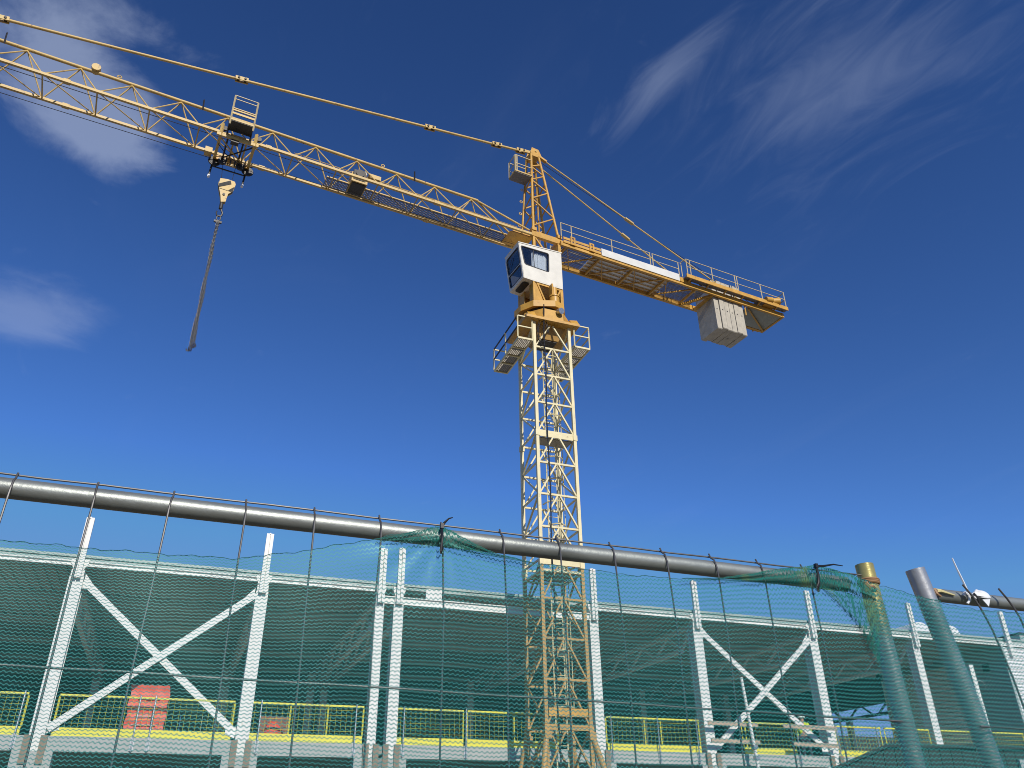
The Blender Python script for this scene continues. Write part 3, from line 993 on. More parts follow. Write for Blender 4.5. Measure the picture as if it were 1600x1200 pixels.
mast = None
LEG = .105
corners = {'nl': (0, 0), 'nr': (WM, 0), 'fl': (0, WM), 'fr': (WM, WM)}
o = MB()
for z_ in (9.02, 9.08):
    o.add([Mf(-.03, -.03, z_), Mf(WM + .03, -.03, z_), Mf(WM + .03, WM + .03, z_), Mf(-.03, WM + .03, z_), Mf(.06, .06, z_), Mf(WM - .06, .06, z_), Mf(WM - .06, WM - .06, z_), Mf(.06, WM - .06, z_)], [])
for i in range(4):
    i2 = (i + 1) % 4
    o.f += [(i, i2, i2 + 4, i + 4), (i + 8, i + 12, i2 + 12, i2 + 8), (i, i + 8, i2 + 8, i2), (i + 4, i2 + 4, i2 + 12, i + 12)]
mast = build('mast', o, M['mast'], crane, org=CC.copy(), smooth=False)
for zc in (13.72, 9.30, 4.55):
    for (x, d) in corners.values():
        build('joint_collar', MB().fbox(Mf, (x - .075, d - .075, zc - .10), (x + .075, d + .075, zc + .10)), mastmat(zc), mast)
for (x, d) in corners.values():
    for z0, z1 in ((13.825, 18.2), (9.405, 13.615), (4.66, 9.195), (0, 4.445)):
        build('leg', MB().fbox(Mf, (x - LEG / 2, d - LEG / 2, z0), (x + LEG / 2, d + LEG / 2, z1)), mastmat(z0), mast)
h = LEG / 2


def mbar(p, q, r, mt):
    P, Q = Mf(*p), Mf(*q)
    build('brace', MB().bar(P, Q, r, r * .8), mt, mast)


for i in range(len(lev) - 1):
    z0, z1 = lev[i], lev[i + 1]
    mt = mastmat(z1 + .2)
    for d in (0, WM):
        if i > 0:
            build('cross_bar', MB().bar(Mf(h, d, z0), Mf(WM - h, d, z0), .062), mastmat(z0), mast)
        mbar((WM / 2 - .05, d, z0 - .035), (h, d, z1 + .05), .062, mt)
        mbar((WM / 2 + .05, d, z0 - .035), (WM - h, d, z1 + .05), .062, mt)
    for x in (0, WM):
        if i > 0:
            build('cross_bar', MB().bar(Mf(x, h, z0), Mf(x, WM - h, z0), .05), mastmat(z0), mast)
        if i % 2 == 0:
            mbar((x, h, z0 - .04), (x, WM - h, z1 + .04), .055, mt)
        else:
            mbar((x, WM - h, z0 - .04), (x, h, z1 + .04), .055, mt)
# rest platform inside the mast and the wide flange bands
build('rest_platform', MB().fbox(Mf, (.06, .08, 13.60), (WM - .06, .62, 13.64)), M['grating'], mast)
build('platform_edge', MB().fbox(Mf, (.055, -.03, 13.62), (WM - .055, .02, 13.86)), M['mast'], mast)
build('flange_band', MB().fbox(Mf, (.055, -.04, 9.24), (WM - .055, .02, 9.40)), M['mast'], mast)
build('rest_platform', MB().fbox(Mf, (.06, .08, 9.10), (WM - .06, WM - .08, 9.14)), M['grating'], mast)
build('flange_band', MB().fbox(Mf, (.075, -.05, 4.86), (WM - .075, .02, 5.08)), M['yellow'], mast)
build('flange_band', MB().fbox(Mf, (.075, -.05, 4.50), (WM - .075, .02, 4.58)), M['oldmast'], mast)

# base struts spreading down to the ground
for nm, (x, d), (ex, ed) in (('nl', (0, 0), (-.9, -1.0)), ('nr', (WM, 0), (1.15, -.9)), ('fl', (0, WM), (-1.0, .5)), ('fr', (WM, WM), (1.0, .5))):
    st = build('base_strut', MB().tube(Mf(x, d - .02, 4.45), Mf(x + ex * 1.05, d + ed, .0), .085, 10), M['oldmast'], crane)
    build('strut_clamp', MB().bar(Mf(x - .10, d - .03, 4.36), Mf(x + .10, d - .03, 4.36), .24, .2), M['oldmast'], st)
    build('foot_plate', MB().obox(Mf(x + ex * 1.05, d + ed, .02), U * .25, N * .25, V((0, 0, .02))), M['dark'], st)

# caged ladder inside the mast
lad = build('ladder', MB().bar(Mf(.74, .98, .3), Mf(.74, .98, 17.9), .035, .035), M['mast'], crane)
build('side_rail', MB().bar(Mf(1.10, .98, .3), Mf(1.10, .98, 17.9), .035), M['mast'], lad)
z = 4.2
while z < 17.8:
    build('rung', MB().tube(Mf(.74, .98, z), Mf(1.10, .98, z), .012, 5), M['mast'], lad)
    z += .28
z = 5.2
while z < 17.6:
    pts = [Mf(.92 + .36 * math.cos(a), .98 - .52 * math.sin(a), z) for a in [math.pi * k / 8 for k in range(9)]]
    build('cage_hoop', MB().path(pts, .024, 5), M['mast'], lad)
    z += .80
for a in (.55, 1.57, 2.6):
    build('cage_strip', MB().bar(Mf(.92 + .36 * math.cos(a), .98 - .52 * math.sin(a), 5.2), Mf(.92 + .36 * math.cos(a), .98 - .52 * math.sin(a), 17.5), .025, .012), M['mast'], lad)

# black supply cable hanging down the front face
pts = [Mf(.34, -.2, 18.9), Mf(.30, -.28, 18.55), Mf(.33, -.14, 17.9)]
for k in range(24):
    z = 17.4 - k * .62
    pts.append(Mf(.36 + .02 * math.sin(k * .9), -.075 + .012 * math.sin(k * 1.7), z))
cb = build('supply_cable', MB().path(pts, .022, 6), M['rubber'], crane)
for k, (a, b) in enumerate(((.18, .55), (.22, .72))):
    pts = [Mf(.36 + a * math.cos(t_) - .05, -.12, 17.75 + b * .8 * math.sin(t_)) for t_ in [math.pi * 2 * q / 14 for q in range(12)]]
    build('cable_loop', MB().path(pts, .014, 5), M['rubber'], cb)


# service platforms on both sides of the mast head
def sideplat(x0, x1, z, inner):
    p = MB()
    for (a, b) in ((x0, x0 + .05), (x1 - .05, x1)):
        p.fbox(Mf, (a, -.12, z - .07), (b, 2.42, z))
    p.fbox(Mf, (x0 + .052, -.12, z - .07), (x1 - .052, -.06, z))
    p.fbox(Mf, (x0 + .052, 2.36, z - .07), (x1 - .052, 2.42, z))
    for d in (.52, 1.1, 1.7):
        p.fbox(Mf, (x0 + .052, d, z - .075), (x1 - .052, d + .05, z - .005))
    r = build('side_platform', p, M['mast'], crane)
    gr = MB()
    k = -.04
    while k < 2.34:
        gr.fbox(Mf, (x0 + .052, k, z - .03), (x1 - .052, k + .022, z - .006))
        k += .055
    for q in range(1, 7):
        a = x0 + .05 + (x1 - x0 - .1) * q / 7
        gr.fbox(Mf, (a - .012, -.05, z - .028), (a + .012, 2.35, z - .008))
    setp(build('grating', gr, M['grating'], r, smooth=False), kind='stuff')
    out_ = x0 if inner > x0 else x1
    rr = .022
    for (s_, d_) in ((x0, -.09), (x1, -.09), (out_, 1.15), (x0, 2.39), (x1, 2.39)):
        build('rail_post', MB().bar(Mf(s_, d_, z), Mf(s_, d_, z + .9), .042), M['mast'], r)
    for zz_ in (z + .46, z + .9):
        build('hand_rail', MB().bar(Mf(x0, -.09, zz_), Mf(x1, -.09, zz_), .04), M['mast'], r)
        build('hand_rail', MB().bar(Mf(x0, 2.39, zz_), Mf(x1, 2.39, zz_), .04), M['mast'], r)
        build('hand_rail', MB().bar(Mf(out_, -.09, zz_), Mf(out_, 2.39, zz_), .04), M['dark'] if inner > x0 else M['mast'], r)
    return r


sideplat(-.66, -.10, 17.36, 0)
sideplat(1.56, 2.16, 17.44, 0)

# slewing support: plate, skirt, octagonal ring housing, bearing
pl = MB().fbox(Mf, (-.38, -.26, 18.20), (1.72, 1.70, 18.30))
slew = build('slewing_support', pl, M['yellow'], crane)
k = MB()
for (a, b) in (((-.1, -.02), (WM + .1, -.02)), ((-.1, WM + .02), (WM + .1, WM + .02)), ((-.02, -.02), (-.02, WM + .02)), ((WM + .02, -.02), (WM + .02, WM + .02))):
    pass
sk_top, sk_bot = .98, .66
cmx = WM / 2


def ringpts(cf, rad, z, n=8, ph=0.0):
    return [cf(rad * math.cos(2 * math.pi * i / n + ph), rad * math.sin(2 * math.pi * i / n + ph), z) for i in range(n)]


def frust(name, cf, r0, z0, r1, z1, mt, par, n=8, ph=0.0):
    a, b = ringpts(cf, r0, z0, n, ph), ringpts(cf, r1, z1, n, ph)
    o = MB().add(a + b, [tuple(reversed(range(n))), tuple(range(n, 2 * n))] + [(i, (i + 1) % n, (i + 1) % n + n, i + n) for i in range(n)])
    # orientation check
    f = o.f[2]
    nrm = (o.v[f[1]] - o.v[f[0]]).cross(o.v[f[2]] - o.v[f[0]])
    if nrm.dot((o.v[f[0]] + o.v[f[2]]) / 2 - sum(o.v, V()) / len(o.v)) < 0:
        o.f = [tuple(reversed(q)) for q in o.f]
    return build(name, o, mt, par)


cM = lambda x, y, z: Mf(cmx + x, cmx + y, z)
cJ = lambda x, y, z: J(x, y, z)
# tapering skirt boxes under the plate, in shade
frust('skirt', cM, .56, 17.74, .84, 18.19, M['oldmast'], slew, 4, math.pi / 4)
frust('skirt_throat', cM, .50, 17.70, .50, 17.735, M['dark'], slew, 4, math.pi / 4)
frust('ring_housing', cM, 1.02, 18.305, .98, 18.72, M['yellow'], slew, 8, math.pi / 8)
for (sx, lab) in ((-.30, 'l'), (1.40, 'r')):
    q = MB().prism([Mf(sx, -.24, 18.302), Mf(sx + .32, -.24, 18.302), Mf(sx + .32, -.05, 18.60), Mf(sx + .10, .1, 18.66)], -N * .25)
    build('gusset', q, M['yellow'], slew)
lamp = build('flood_lamp', MB().tube(Mf(.94, -.42, 18.62), Mf(.90, -.26, 18.66), .12, 12), M['galv'], slew)
build('bracket', MB().bar(Mf(.9, -.27, 18.66), Mf(.9, -.1, 18.5), .05), M['dark'], lamp)
frust('bearing', cJ, .74, 18.725, .74, 18.93, M['dark'], slew, 24)

# turret: octagonal tray, side plates, slewing motor, rear post
TR = [(-.98, -.35), (-.96, .12), (-.69, .62), (.05, .95), (.46, .88), (.82, .35), (.82, -.4), (.4, -.85), (-.5, -.85)]
tpt = lambda k_, z_: [J(a * k_, b * k_, z_) for a, b in TR]
tur = build('turret', MB().prism(tpt(.96, 18.94), V((0, 0, .04))), M['oldmast'], crane)
nT = len(TR)
o = MB()
o.add(tpt(1, 18.90) + tpt(1, 19.16) + tpt(.955, 18.90) + tpt(.955, 19.16), [(i, (i + 1) % nT, (i + 1) % nT + nT, i + nT) for i in range(nT)] + [(i + 3 * nT, (i + 1) % nT + 3 * nT, (i + 1) % nT + 2 * nT, i + 2 * nT) for i in range(nT)] + [(i + nT, (i + 1) % nT + nT, (i + 1) % nT + 3 * nT, i + 3 * nT) for i in range(nT)] + [(i + 2 * nT, (i + 1) % nT + 2 * nT, (i + 1) % nT, i) for i in range(nT)])
build('tray_rim', o, M['yellow'], tur, smooth=False)
build('front_plate', MB().prism([J(-.66, .60, 19.10), J(-.20, .60, 19.10), J(-.52, .60, 20.06), J(-.66, .60, 20.06)], -JN * .04), M['yellow'], tur)
build('corner_post', MB().fbox(J, (-.68, .55, 19.10), (-.60, .63, 20.07)), M['yellow'], tur)
build('corner_post', MB().fbox(J, (.50, .50, 19.10), (.62, .62, 22.2)), M['yellow'], tur)
build('corner_post', MB().fbox(J, (-.66, -.62, 18.95), (-.50, -.50, 22.2)), M['yellow'], tur)
build('corner_post', MB().fbox(J, (.50, -.62, 19.10), (.62, -.50, 22.2)), M['yellow'], tur)
build('side_plate', MB().fbox(J, (-.66, -.48, 18.96), (-.62, -.12, 20.9)), M['yellow'], tur)
build('side_plate', MB().fbox(J, (-.66, .30, 19.1), (-.62, .54, 20.06)), M['yellow'], tur)
build('back_plate', MB().fbox(J, (-.48, -.60, 19.1), (.49, -.56, 22.1)), M['yellow'], tur)
build('rear_plate', MB().fbox(J, (.56, -.48, 19.1), (.60, .49, 20.06)), M['yellow'], tur)
build('diagonal', MB().bar(J(-.5, .61, 20.0), J(-.14, .61, 19.14), .06, .05, JN), M['yellow'], tur)
build('diagonal', MB().bar(J(.50, .60, 19.98), J(.22, .60, 19.3), .06, .05, JN), M['yellow'], tur)
build('cab_seat_beam', MB().fbox(J, (-.5, .56, 19.95), (.5, .62, 20.06)), M['yellow'], tur)
mo = build('slewing_motor', MB().tube(J(.14, .74, 19.0), J(.14, .74, 19.42), .19, 16).tube(J(.14, .74, 19.42), J(.14, .74, 19.47), .215, 16), M['yellow'], tur)
build('motor_body', MB().tube(J(.14, .74, 19.48), J(.14, .74, 19.85), .12, 14), M['yellow'], tur)
build('motor_bracket', MB().fbox(J, (.0, .62, 19.45), (.06, .84, 20.0)), M['yellow'], tur)

# ---- cab
OF, ON = -.46, .65           # far and near faces
ZB, ZT, ZT2 = 20.08, 21.62, 21.76
prof = [(-1.09, ZB), (.60, ZB), (.60, ZT2), (-1.22, ZT), (-1.29, ZT - .2)]


def ring_wall(P, Q, ext, name, mt, par, pane=None, seal=None):
    """wall with a round-cornered opening: P four outer corners, Q four inner corners, ext thickness vector"""
    o = MB()
    arcs = []
    n = 5
    for i in range(4):
        p0, p1, p2 = V(Q[i - 1]), V(Q[i]), V(Q[(i + 1) % 4])
        r = .10
        a = p1 + (p0 - p1).normalized() * r
        b = p1 + (p2 - p1).normalized() * r
        arc = []
        for k in range(n + 1):
            t_ = k / n
            arc.append(a * (1 - t_) ** 2 + p1 * 2 * t_ * (1 - t_) + b * t_ ** 2)
        arcs.append(arc)
    for (off, flip) in ((V((0, 0, 0)), False), (ext, True)):
        for i in range(4):
            c0, c1 = V(P[i]) + off, V(P[(i + 1) % 4]) + off
            for k in range(n):
                t3 = [c0, arcs[i][k + 1] + off, arcs[i][k] + off]
                o.add(t3 if not flip else t3[::-1], [(0, 1, 2)])
            q = [c0, c1, arcs[(i + 1) % 4][0] + off, arcs[i][n] + off]
            o.add(q if not flip else q[::-1], [(0, 1, 2, 3)])
    loop = [p for a in arcs for p in a]
    L = len(loop)
    for k in range(L):
        o.add([loop[k], loop[(k + 1) % L], loop[(k + 1) % L] + ext, loop[k] + ext], [(0, 1, 2, 3)])
    for i in range(4):
        o.add([V(P[i]), V(P[(i + 1) % 4]), V(P[(i + 1) % 4]) + ext, V(P[i]) + ext], [(3, 2, 1, 0)])
    w_ = build(name, o, mt, par, smooth=False)
    if seal:
        s_ = MB()
        cen = sum(loop, V((0, 0, 0))) / L
        out_ = [p - (p - cen).normalized() * -.012 - ext.normalized() * .008 for p in loop]
        in_ = [p - (p - cen).normalized() * .035 - ext.normalized() * .008 for p in loop]
        for k in range(L):
            k2 = (k + 1) % L
            s_.add([out_[k], out_[k2], in_[k2], in_[k]], [(0, 1, 2, 3)])
            s_.add([out_[k], out_[k2], out_[k2] + ext * .5, out_[k] + ext * .5], [(0, 1, 2, 3)])
            s_.add([in_[k], in_[k2], in_[k2] + ext * .5, in_[k] + ext * .5], [(0, 1, 2, 3)])
        build('window_seal', s_, M['seal'], par, smooth=False)
    if pane:
        g_ = MB().prism([p + ext * .4 for p in loop], ext * .2)
        build('window_pane', g_, M['glass'], par, smooth=False)
    return w_


cab = build('cab', MB().prism([J(-1.10, OF, ZB), J(.60, OF, ZB), J(.60, OF, ZT2), J(-1.22, OF, ZT), J(-1.28, OF, ZT - .2)], JN * .04), M['cab'], crane)
# near side with its window
ring_wall([J(-1.09, ON, ZB), J(.60, ON, ZB), J(.60, ON, ZT2), J(-1.27, ON, ZT)],
          [J(-1.03, ON, 20.68), J(.02, ON, 20.64), J(.04, ON, 21.55), J(-1.19, ON, 21.52)], -JN * .04, 'side_wall', M['cab'], cab, True, True)
build('side_mullion', MB().bar(J(-.60, ON - .015, 20.68), J(-.64, ON - .015, 21.52), .02, .02, JN), M['seal'], cab)
# front with two panes (slightly raked)
fl = lambda o_, z_: J(-1.10 - .18 * (z_ - ZB) / (ZT - ZB), o_, z_)
ring_wall([fl(OF, ZB + .01), fl(ON, ZB + .01), fl(ON, 20.72), fl(OF, 20.72)], [fl(OF + .10, ZB + .08), fl(ON - .10, ZB + .08), fl(ON - .08, 20.69), fl(OF + .08, 20.69)], JU * .04, 'front_wall', M['cab'], cab, True, True)
ring_wall([fl(OF, 20.722), fl(ON, 20.722), fl(ON, ZT), fl(OF, ZT)], [fl(OF + .08, 20.75), fl(ON - .08, 20.75), fl(ON - .08, ZT - .14), fl(OF + .08, ZT - .14)], JU * .04, 'front_wall', M['cab'], cab, True, True)
build('rear_wall', MB().fbox(J, (.56, OF + .042, ZB + .01), (.599, ON - .042, ZT2 - .01)), M['cab'], cab)
build('cab_roof', MB().prism([J(-1.27, OF - .02, ZT + .002), J(.62, OF - .02, ZT2 + .002), J(.62, OF - .02, ZT2 + .04), J(-1.30, OF - .02, ZT + .04)], JN * (ON - OF + .04)), M['cab'], cab)
# chin: raked floor section with a slot window
build('cab_floor', MB().prism([J(-1.10, OF + .002, ZB - .001), J(.60, OF + .002, ZB - .001), J(.60, OF + .002, ZB - .05), J(-.66, OF + .002, ZB - .05), J(-1.08, OF + .002, ZB - .03)], JN * (ON - OF - .004)), M['cab'], cab)
sl_ = [J(-1.00 + .28 * a, OF + .2 + (ON - OF - .4) * b, ZB - .066) for a, b in ((0, .1), (.2, 0), (.8, 0), (1, .1), (1, .9), (.8, 1), (.2, 1), (0, .9))]
build('floor_window', MB().prism(sl_, V((0, 0, .012))), M['seal'], cab)
# inside: curtain, seat, console
o = MB()
n = 26
top_, bot_ = [], []
for k in range(n + 1):
    t_ = -.66 + .66 * k / n
    off_ = ON - .13 + .022 * math.sin(k * 1.9) + .01 * math.sin(k * .7)
    top_.append(J(t_ + .02 * math.sin(k), off_, 21.50))
    bot_.append(J(t_ - .03 * (k / n) + .015 * math.sin(k * .8), off_ + .01 * math.sin(k * 1.3), 20.60))
o.add(bot_ + top_, [(k, k + 1, k + n + 2, k + n + 1) for k in range(n)])
build('curtain', o, M['curtain'], cab)
build('lining', MB().prism([J(-1.06, OF + .045, ZB + .02), J(.55, OF + .045, ZB + .02), J(.55, OF + .045, ZT), J(-1.19, OF + .045, ZT - .02)], JN * .01), M['seal'], cab)
build('seat', MB().fbox(J, (-.35, -.1, 20.1), (.1, .35, 20.55)).fbox(J, (.0, -.1, 20.56), (.12, .35, 21.2)), M['dark'], cab)
build('console', MB().fbox(J, (-.8, .35, 20.1), (-.4, .5, 20.75)), M['dark'], cab)
build('wiper', MB().bar(fl(.1, 21.3) - JU * .02, fl(-.25, 20.95) - JU * .02, .015), M['seal'], cab)
build('sun_blind', MB().fbox(J, (-1.1, -.3, 21.45), (-.7, .5, 21.52)), M['dark'], cab)

# ---- tower head
head = build('tower_head', MB().fbox(J, (-.62, .42, 22.30), (.72, .56, 22.56)).fbox(J, (-.62, -.56, 22.30), (.72, -.42, 22.56)), M['yellow'], crane)
for (t_, mt) in ((-.62, 0), (.58, 0)):
    build('cross_beam', MB().fbox(J, (t_, -.415, 22.32), (t_ + .14, .415, 22.54)), M['yellow'], head)
build('tail_beam', MB().prism([J(-1.5, .40, 22.30), J(-.625, .40, 22.30), J(-.625, .40, 22.56), J(-1.0, .40, 22.56)], -JN * .8), M['yellow'], head)
for o_ in (-.49, .49):
    e = .20 if o_ > 0 else -.20
    for (t_, z0, t2, z2) in ((-.52, 22.56, -.34, 27.05), (.62, 22.56, .02, 27.0)):
        build('head_leg', MB().tube(J(t_, o_, z0), J(t2, e, z2), .055, 10), M['yellow'], head)
        build('foot_bracket', MB().fbox(J, (t_ - .1, o_ - .11, 22.562), (t_ + .1, o_ + .11, 22.72)), M['yellow'], head)
    for t_ in (-.52, .58):
        build('under_post', MB().fbox(J, (t_ - .05, o_ - .06, 21.80), (t_ + .05, o_ + .05, 22.298)), M['yellow'], head)
    build('under_brace', MB().bar(J(-.45, o_, 22.28), J(-.1, o_, 21.82), .06), M['yellow'], head)

    def leg_at(front, z):
        f_ = (z - 22.56) / (27.03 - 22.56)
        oo = o_ + (e - o_) * f_
        return J((-.52 + .18 * f_) if front else (.62 - .60 * f_), oo, z)
    zs = [(22.9, 23.62), (24.42, 24.98), (25.50, 25.90), (26.3, 26.55)]
    for (zf, zr) in zs:
        build('head_brace', MB().bar(leg_at(True, zf), leg_at(False, zr), .05, .045), M['yellow'], head)
    for (zf, zr) in ((24.36, 23.68), (25.44, 25.04), (26.24, 25.96)):
        build('head_brace', MB().bar(leg_at(True, zf), leg_at(False, zr), .05, .045), M['yellow'], head)
for z in (23.3, 24.3, 25.3):
    f_ = (z - 22.56) / 4.47
    w_ = .49 - .29 * f_
    for tt in (-.52 + .18 * f_, .62 - .60 * f_):
        build('head_brace', MB().bar(J(tt, -w_, z), J(tt, w_, z + .3), .045), M['yellow'], head)
build('head_plate', MB().fbox(J, (-.38, -.24, 26.95), (.06, .24, 27.12)), M['yellow'], head)
build('head_plate', MB().prism([J(-.40, .215, 27.0), J(.10, .215, 26.9), J(.16, .215, 27.1), J(.02, .215, 27.42), J(-.30, .215, 27.44)], -JN * .03), M['yellow'], head)
build('head_plate', MB().prism([J(-.40, -.185, 27.0), J(.10, -.185, 26.9), J(.16, -.185, 27.1), J(.02, -.185, 27.42), J(-.30, -.185, 27.44)], -JN * .03), M['yellow'], head)
sh = build('head_sheave', MB().torus(J(-.12, .0, 27.28), JU, V((0, 0, 1)), .19, .19, .04, 18, 6).tube(J(-.12, -.2, 27.28), J(-.12, .25, 27.28), .05, 10), M['jib'], head)
# ladder up the head and eyelets
build('head_ladder_rail', MB().bar(J(.1, -.10, 22.6), J(.0, -.05, 26.4), .04), M['yellow'], head)
build('head_ladder_rail', MB().bar(J(.1, -.42, 22.6), J(.0, -.30, 26.4), .04), M['yellow'], head)
for k in range(13):
    z = 22.8 + k * .28
    f_ = (z - 22.6) / 3.8
    build('rung', MB().tube(J(.1 - .1 * f_, -.10 + .05 * f_, z), J(.1 - .1 * f_, -.42 + .12 * f_, z), .014, 5), M['yellow'], head)
for k in range(5):
    z = 23.5 + k * .62
    f_ = (z - 22.56) / 4.47
    build('rope_eye', MB().torus(J(-.66 + .18 * f_, -.49 + .29 * f_, z), JU, V((0, 0, 1)), .055, .055, .018, 10, 5), M['jib'], head)
# inspection basket on the head
bk = build('head_basket', MB().fbox(J, (-1.18, -.20, 25.56), (-.45, .35, 25.59)), M['deck'], head) if False else None
bk = build('head_basket', MB().fbox(J, (-1.18, -.20, 25.56), (-.42, .35, 25.59)), M['deck'], crane)
for (a, b) in (((-1.18, .35), (-.42, .35)), ((-1.18, -.20), (-.42, -.20)), ((-1.18, -.20), (-1.18, .35))):
    for z, r_ in ((25.62, .06), (26.05, .028), (26.50, .03)):
        build('basket_rail', MB().bar(J(a[0], a[1], z), J(b[0], b[1], z), r_), M['rail'] if z > 25.7 else M['jib'], bk)
for (a, b) in ((-1.18, .35), (-1.18, .28), (-1.18, -.20), (-1.1, .35)):
    build('basket_post', MB().bar(J(a, b, 25.6), J(a, b, 26.5), .042), M['rail'], bk)

# ---- jib
HB, ZL, ZU = .53, 22.36, 23.66
T0, TE = -.62, -33.0
jib = build('jib', MB().tube(J(-2.7, 0, ZU), J(TE, 0, ZU), .060, 10), M['jib'], crane)
for o_ in (HB, -HB):
    build('bottom_chord', MB().bar(J(T0, o_, ZL), J(TE, o_, ZL), .085, .095), M['jib'], jib)
    build('end_strut', MB().tube(J(-2.75, 0, ZU), J(-.66, o_ * .8, 22.62), .038, 8), M['jib'], jib)
bot = [-2.25 - 1.532 * k for k in range(20)]
topn = [-2.98 - 1.530 * k for k in range(20)]
for k, b_ in enumerate(bot):
    for o_ in (HB, -HB):
        if topn[k] > TE:
            build('brace', MB().tube(J(topn[k], 0, ZU - .06), J(b_ - .04, o_ * .95, ZL + .06), .023, 7), M['jib'], jib)
            if k + 1 < len(bot):
                build('brace', MB().tube(J(topn[k], 0, ZU - .06), J(bot[k + 1] + .04, o_ * .95, ZL + .06), .023, 7), M['jib'], jib)
    build('cross_bar', MB().tube(J(b_, -HB, ZL), J(b_, HB, ZL), .024, 7), M['jib'], jib)
    if k + 1 < len(bot):
        build('lateral_brace', MB().tube(J(bot[k + 1], HB, ZL), J(b_, -HB, ZL), .018, 6), M['jib'], jib)
for o_ in (HB, -HB):
    build('brace', MB().tube(J(bot[0], o_ * .95, ZL + .07), J(-2.3, 0, ZU - .2), .03, 7), M['jib'], jib) if False else None
build('cross_bar', MB().tube(J(-1.0, -HB, ZL), J(-1.0, HB, ZL), .04, 7), M['jib'], jib)
build('lateral_brace', MB().tube(J(bot[0], HB, ZL), J(-.8, -HB, ZL), .024, 6), M['jib'], jib)
# walkway inside the jib with its guard wires
def grate(t0, t1, o0, o1, z, name, par, pitch=.05, wdt=.022):
    g_ = MB()
    k = t0
    while k < t1:
        g_.fbox(J, (k, o0, z), (k + wdt, o1, z + .02))
        k += pitch
    for q in range(5):
        a = o0 + (o1 - o0 - .02) * q / 4
        g_.fbox(J, (t0, a, z + .021), (t1, a + .02, z + .035))
    return setp(build(name, g_, M['deck'], par, smooth=False), kind='stuff')


wk = build('walkway', MB().bar(J(-8.6, -.42, ZL), J(-.75, -.42, ZL), .04), M['jib'], jib)
grate(-8.6, -.75, -.40, .02, ZL - .02, 'walkway_grating', jib)
build('walkway_rail', MB().bar(J(-8.6, .05, ZL + .03), J(-.75, .05, ZL + .03), .04), M['jib'], jib)
build('guard_wire', MB().tube(J(-9.8, -.10, 23.12), J(-.9, -.14, 23.12), .012, 5), M['jib'], jib)
build('guard_wire', MB().tube(J(-9.8, .18, 22.85), J(-1.5, .2, 22.75), .012, 5), M['jib'], jib)
build('trolley_rope', MB().tube(J(-33, .12, 22.50), J(-7.4, .1, 22.55), .012, 5), M['dark'], jib)
build('trolley_rope', MB().tube(J(-33, -.50, 21.98), J(-12.2, -.55, 22.12), .011, 5), M['dark'], jib)
build('trolley_rope', MB().tube(J(-11.2, -.25, 22.16), J(-1.0, -.2, 22.25), .010, 5), M['dark'], jib)
# trolley winch in the jib
wn = build('trolley_winch', MB().fbox(J, (-7.78, -.30, ZL - .06), (-7.20, .34, ZL + .16)).fbox(J, (-7.75, -.26, ZL + .16), (-7.25, .20, ZL + .52)), M['jib'], crane)
build('winch_tray', MB().fbox(J, (-7.74, -.26, ZL - .10), (-7.24, .30, ZL - .062)), M['dark'], wn)
build('winch_box', MB().fbox(J, (-7.72, .22, ZL + .05), (-7.28, .36, ZL + .5)), M['dark'], wn)
build('drum', MB().tube(J(-7.5, .22, ZL + .36), J(-7.5, .40, ZL + .36), .16, 16), M['dark'], wn)
build('brake_ring', MB().torus(J(-7.30, .1, ZL + .66), JU, V((0, 0, 1)), .10, .10, .03, 16, 6), M['grating'], wn)
build('gearbox', MB().fbox(J, (-7.15, .0, ZL + .42), (-6.70, .28, ZL + .60)), M['jib'], wn)
# fittings on the top chord
for t_ in (-13.0, -5.35, -18.9):
    build('chord_clamp', MB().bar(J(t_, .08, ZU - .14), J(t_ - .03, .10, ZU + .30), .05, .03), M['dark'], jib)
lk = build('joint_lug', MB().tube(J(-16.35, -.1, ZU + .12), J(-16.35, .14, ZU + .12), .14, 12), M['jib'], jib)
for t_ in (-15.65, -6.6):
    build('chord_eye', MB().torus(J(t_, .03, ZU + .12), JU, V((0, 0, 1)), .06, .06, .02, 10, 5), M['jib'], jib)
for t_ in (-4.6, -10.75, -16.9, -23.0):
    for o_ in (HB, -HB):
        build('chord_splice', MB().bar(J(t_ - .10, o_, ZL), J(t_ + .10, o_, ZL), .12, .13), M['jib'], jib)

# ---- pendant bar of the jib
pz_ = lambda t_: 27.22 + (t_ + .70) * .1430
joints = [-.72, -1.86, -4.82, -12.0, -19.25, -26.2]
tie = None
for a, b in zip(joints[:-1], joints[1:]):
    o = MB().tube(J(a - .16, 0, pz_(a - .16)), J(b + .16, 0, pz_(b + .16)), .052, 10)
    if tie is None:
        tie = build('jib_tie', o, M['jib'], crane)
    else:
        build('tie_bar', o, M['jib'], tie)
for a in joints[:-1]:
    for o_ in (-.07, .07):
        o = MB().bar(J(a - .22, o_, pz_(a - .22)), J(a + .22, o_, pz_(a + .22)), .03, .16, (0, 0, 1))
        lk = build('link_plate', o, M['jib'], tie)
    for e in (-.11, .11):
        build('link_pin', MB().tube(J(a + e, -.12, pz_(a + e)), J(a + e, .12, pz_(a + e)), .042, 10), M['dark'], tie)
build('end_fork', MB().bar(J(-.66, .06, pz_(-.66)), J(-.15, .06, 27.28), .06, .14), M['jib'], tie)
build('end_lug', MB().bar(J(-25.9, 0, ZU), J(-26.3, 0, pz_(-26.3)), .12, .12), M['jib'], tie)

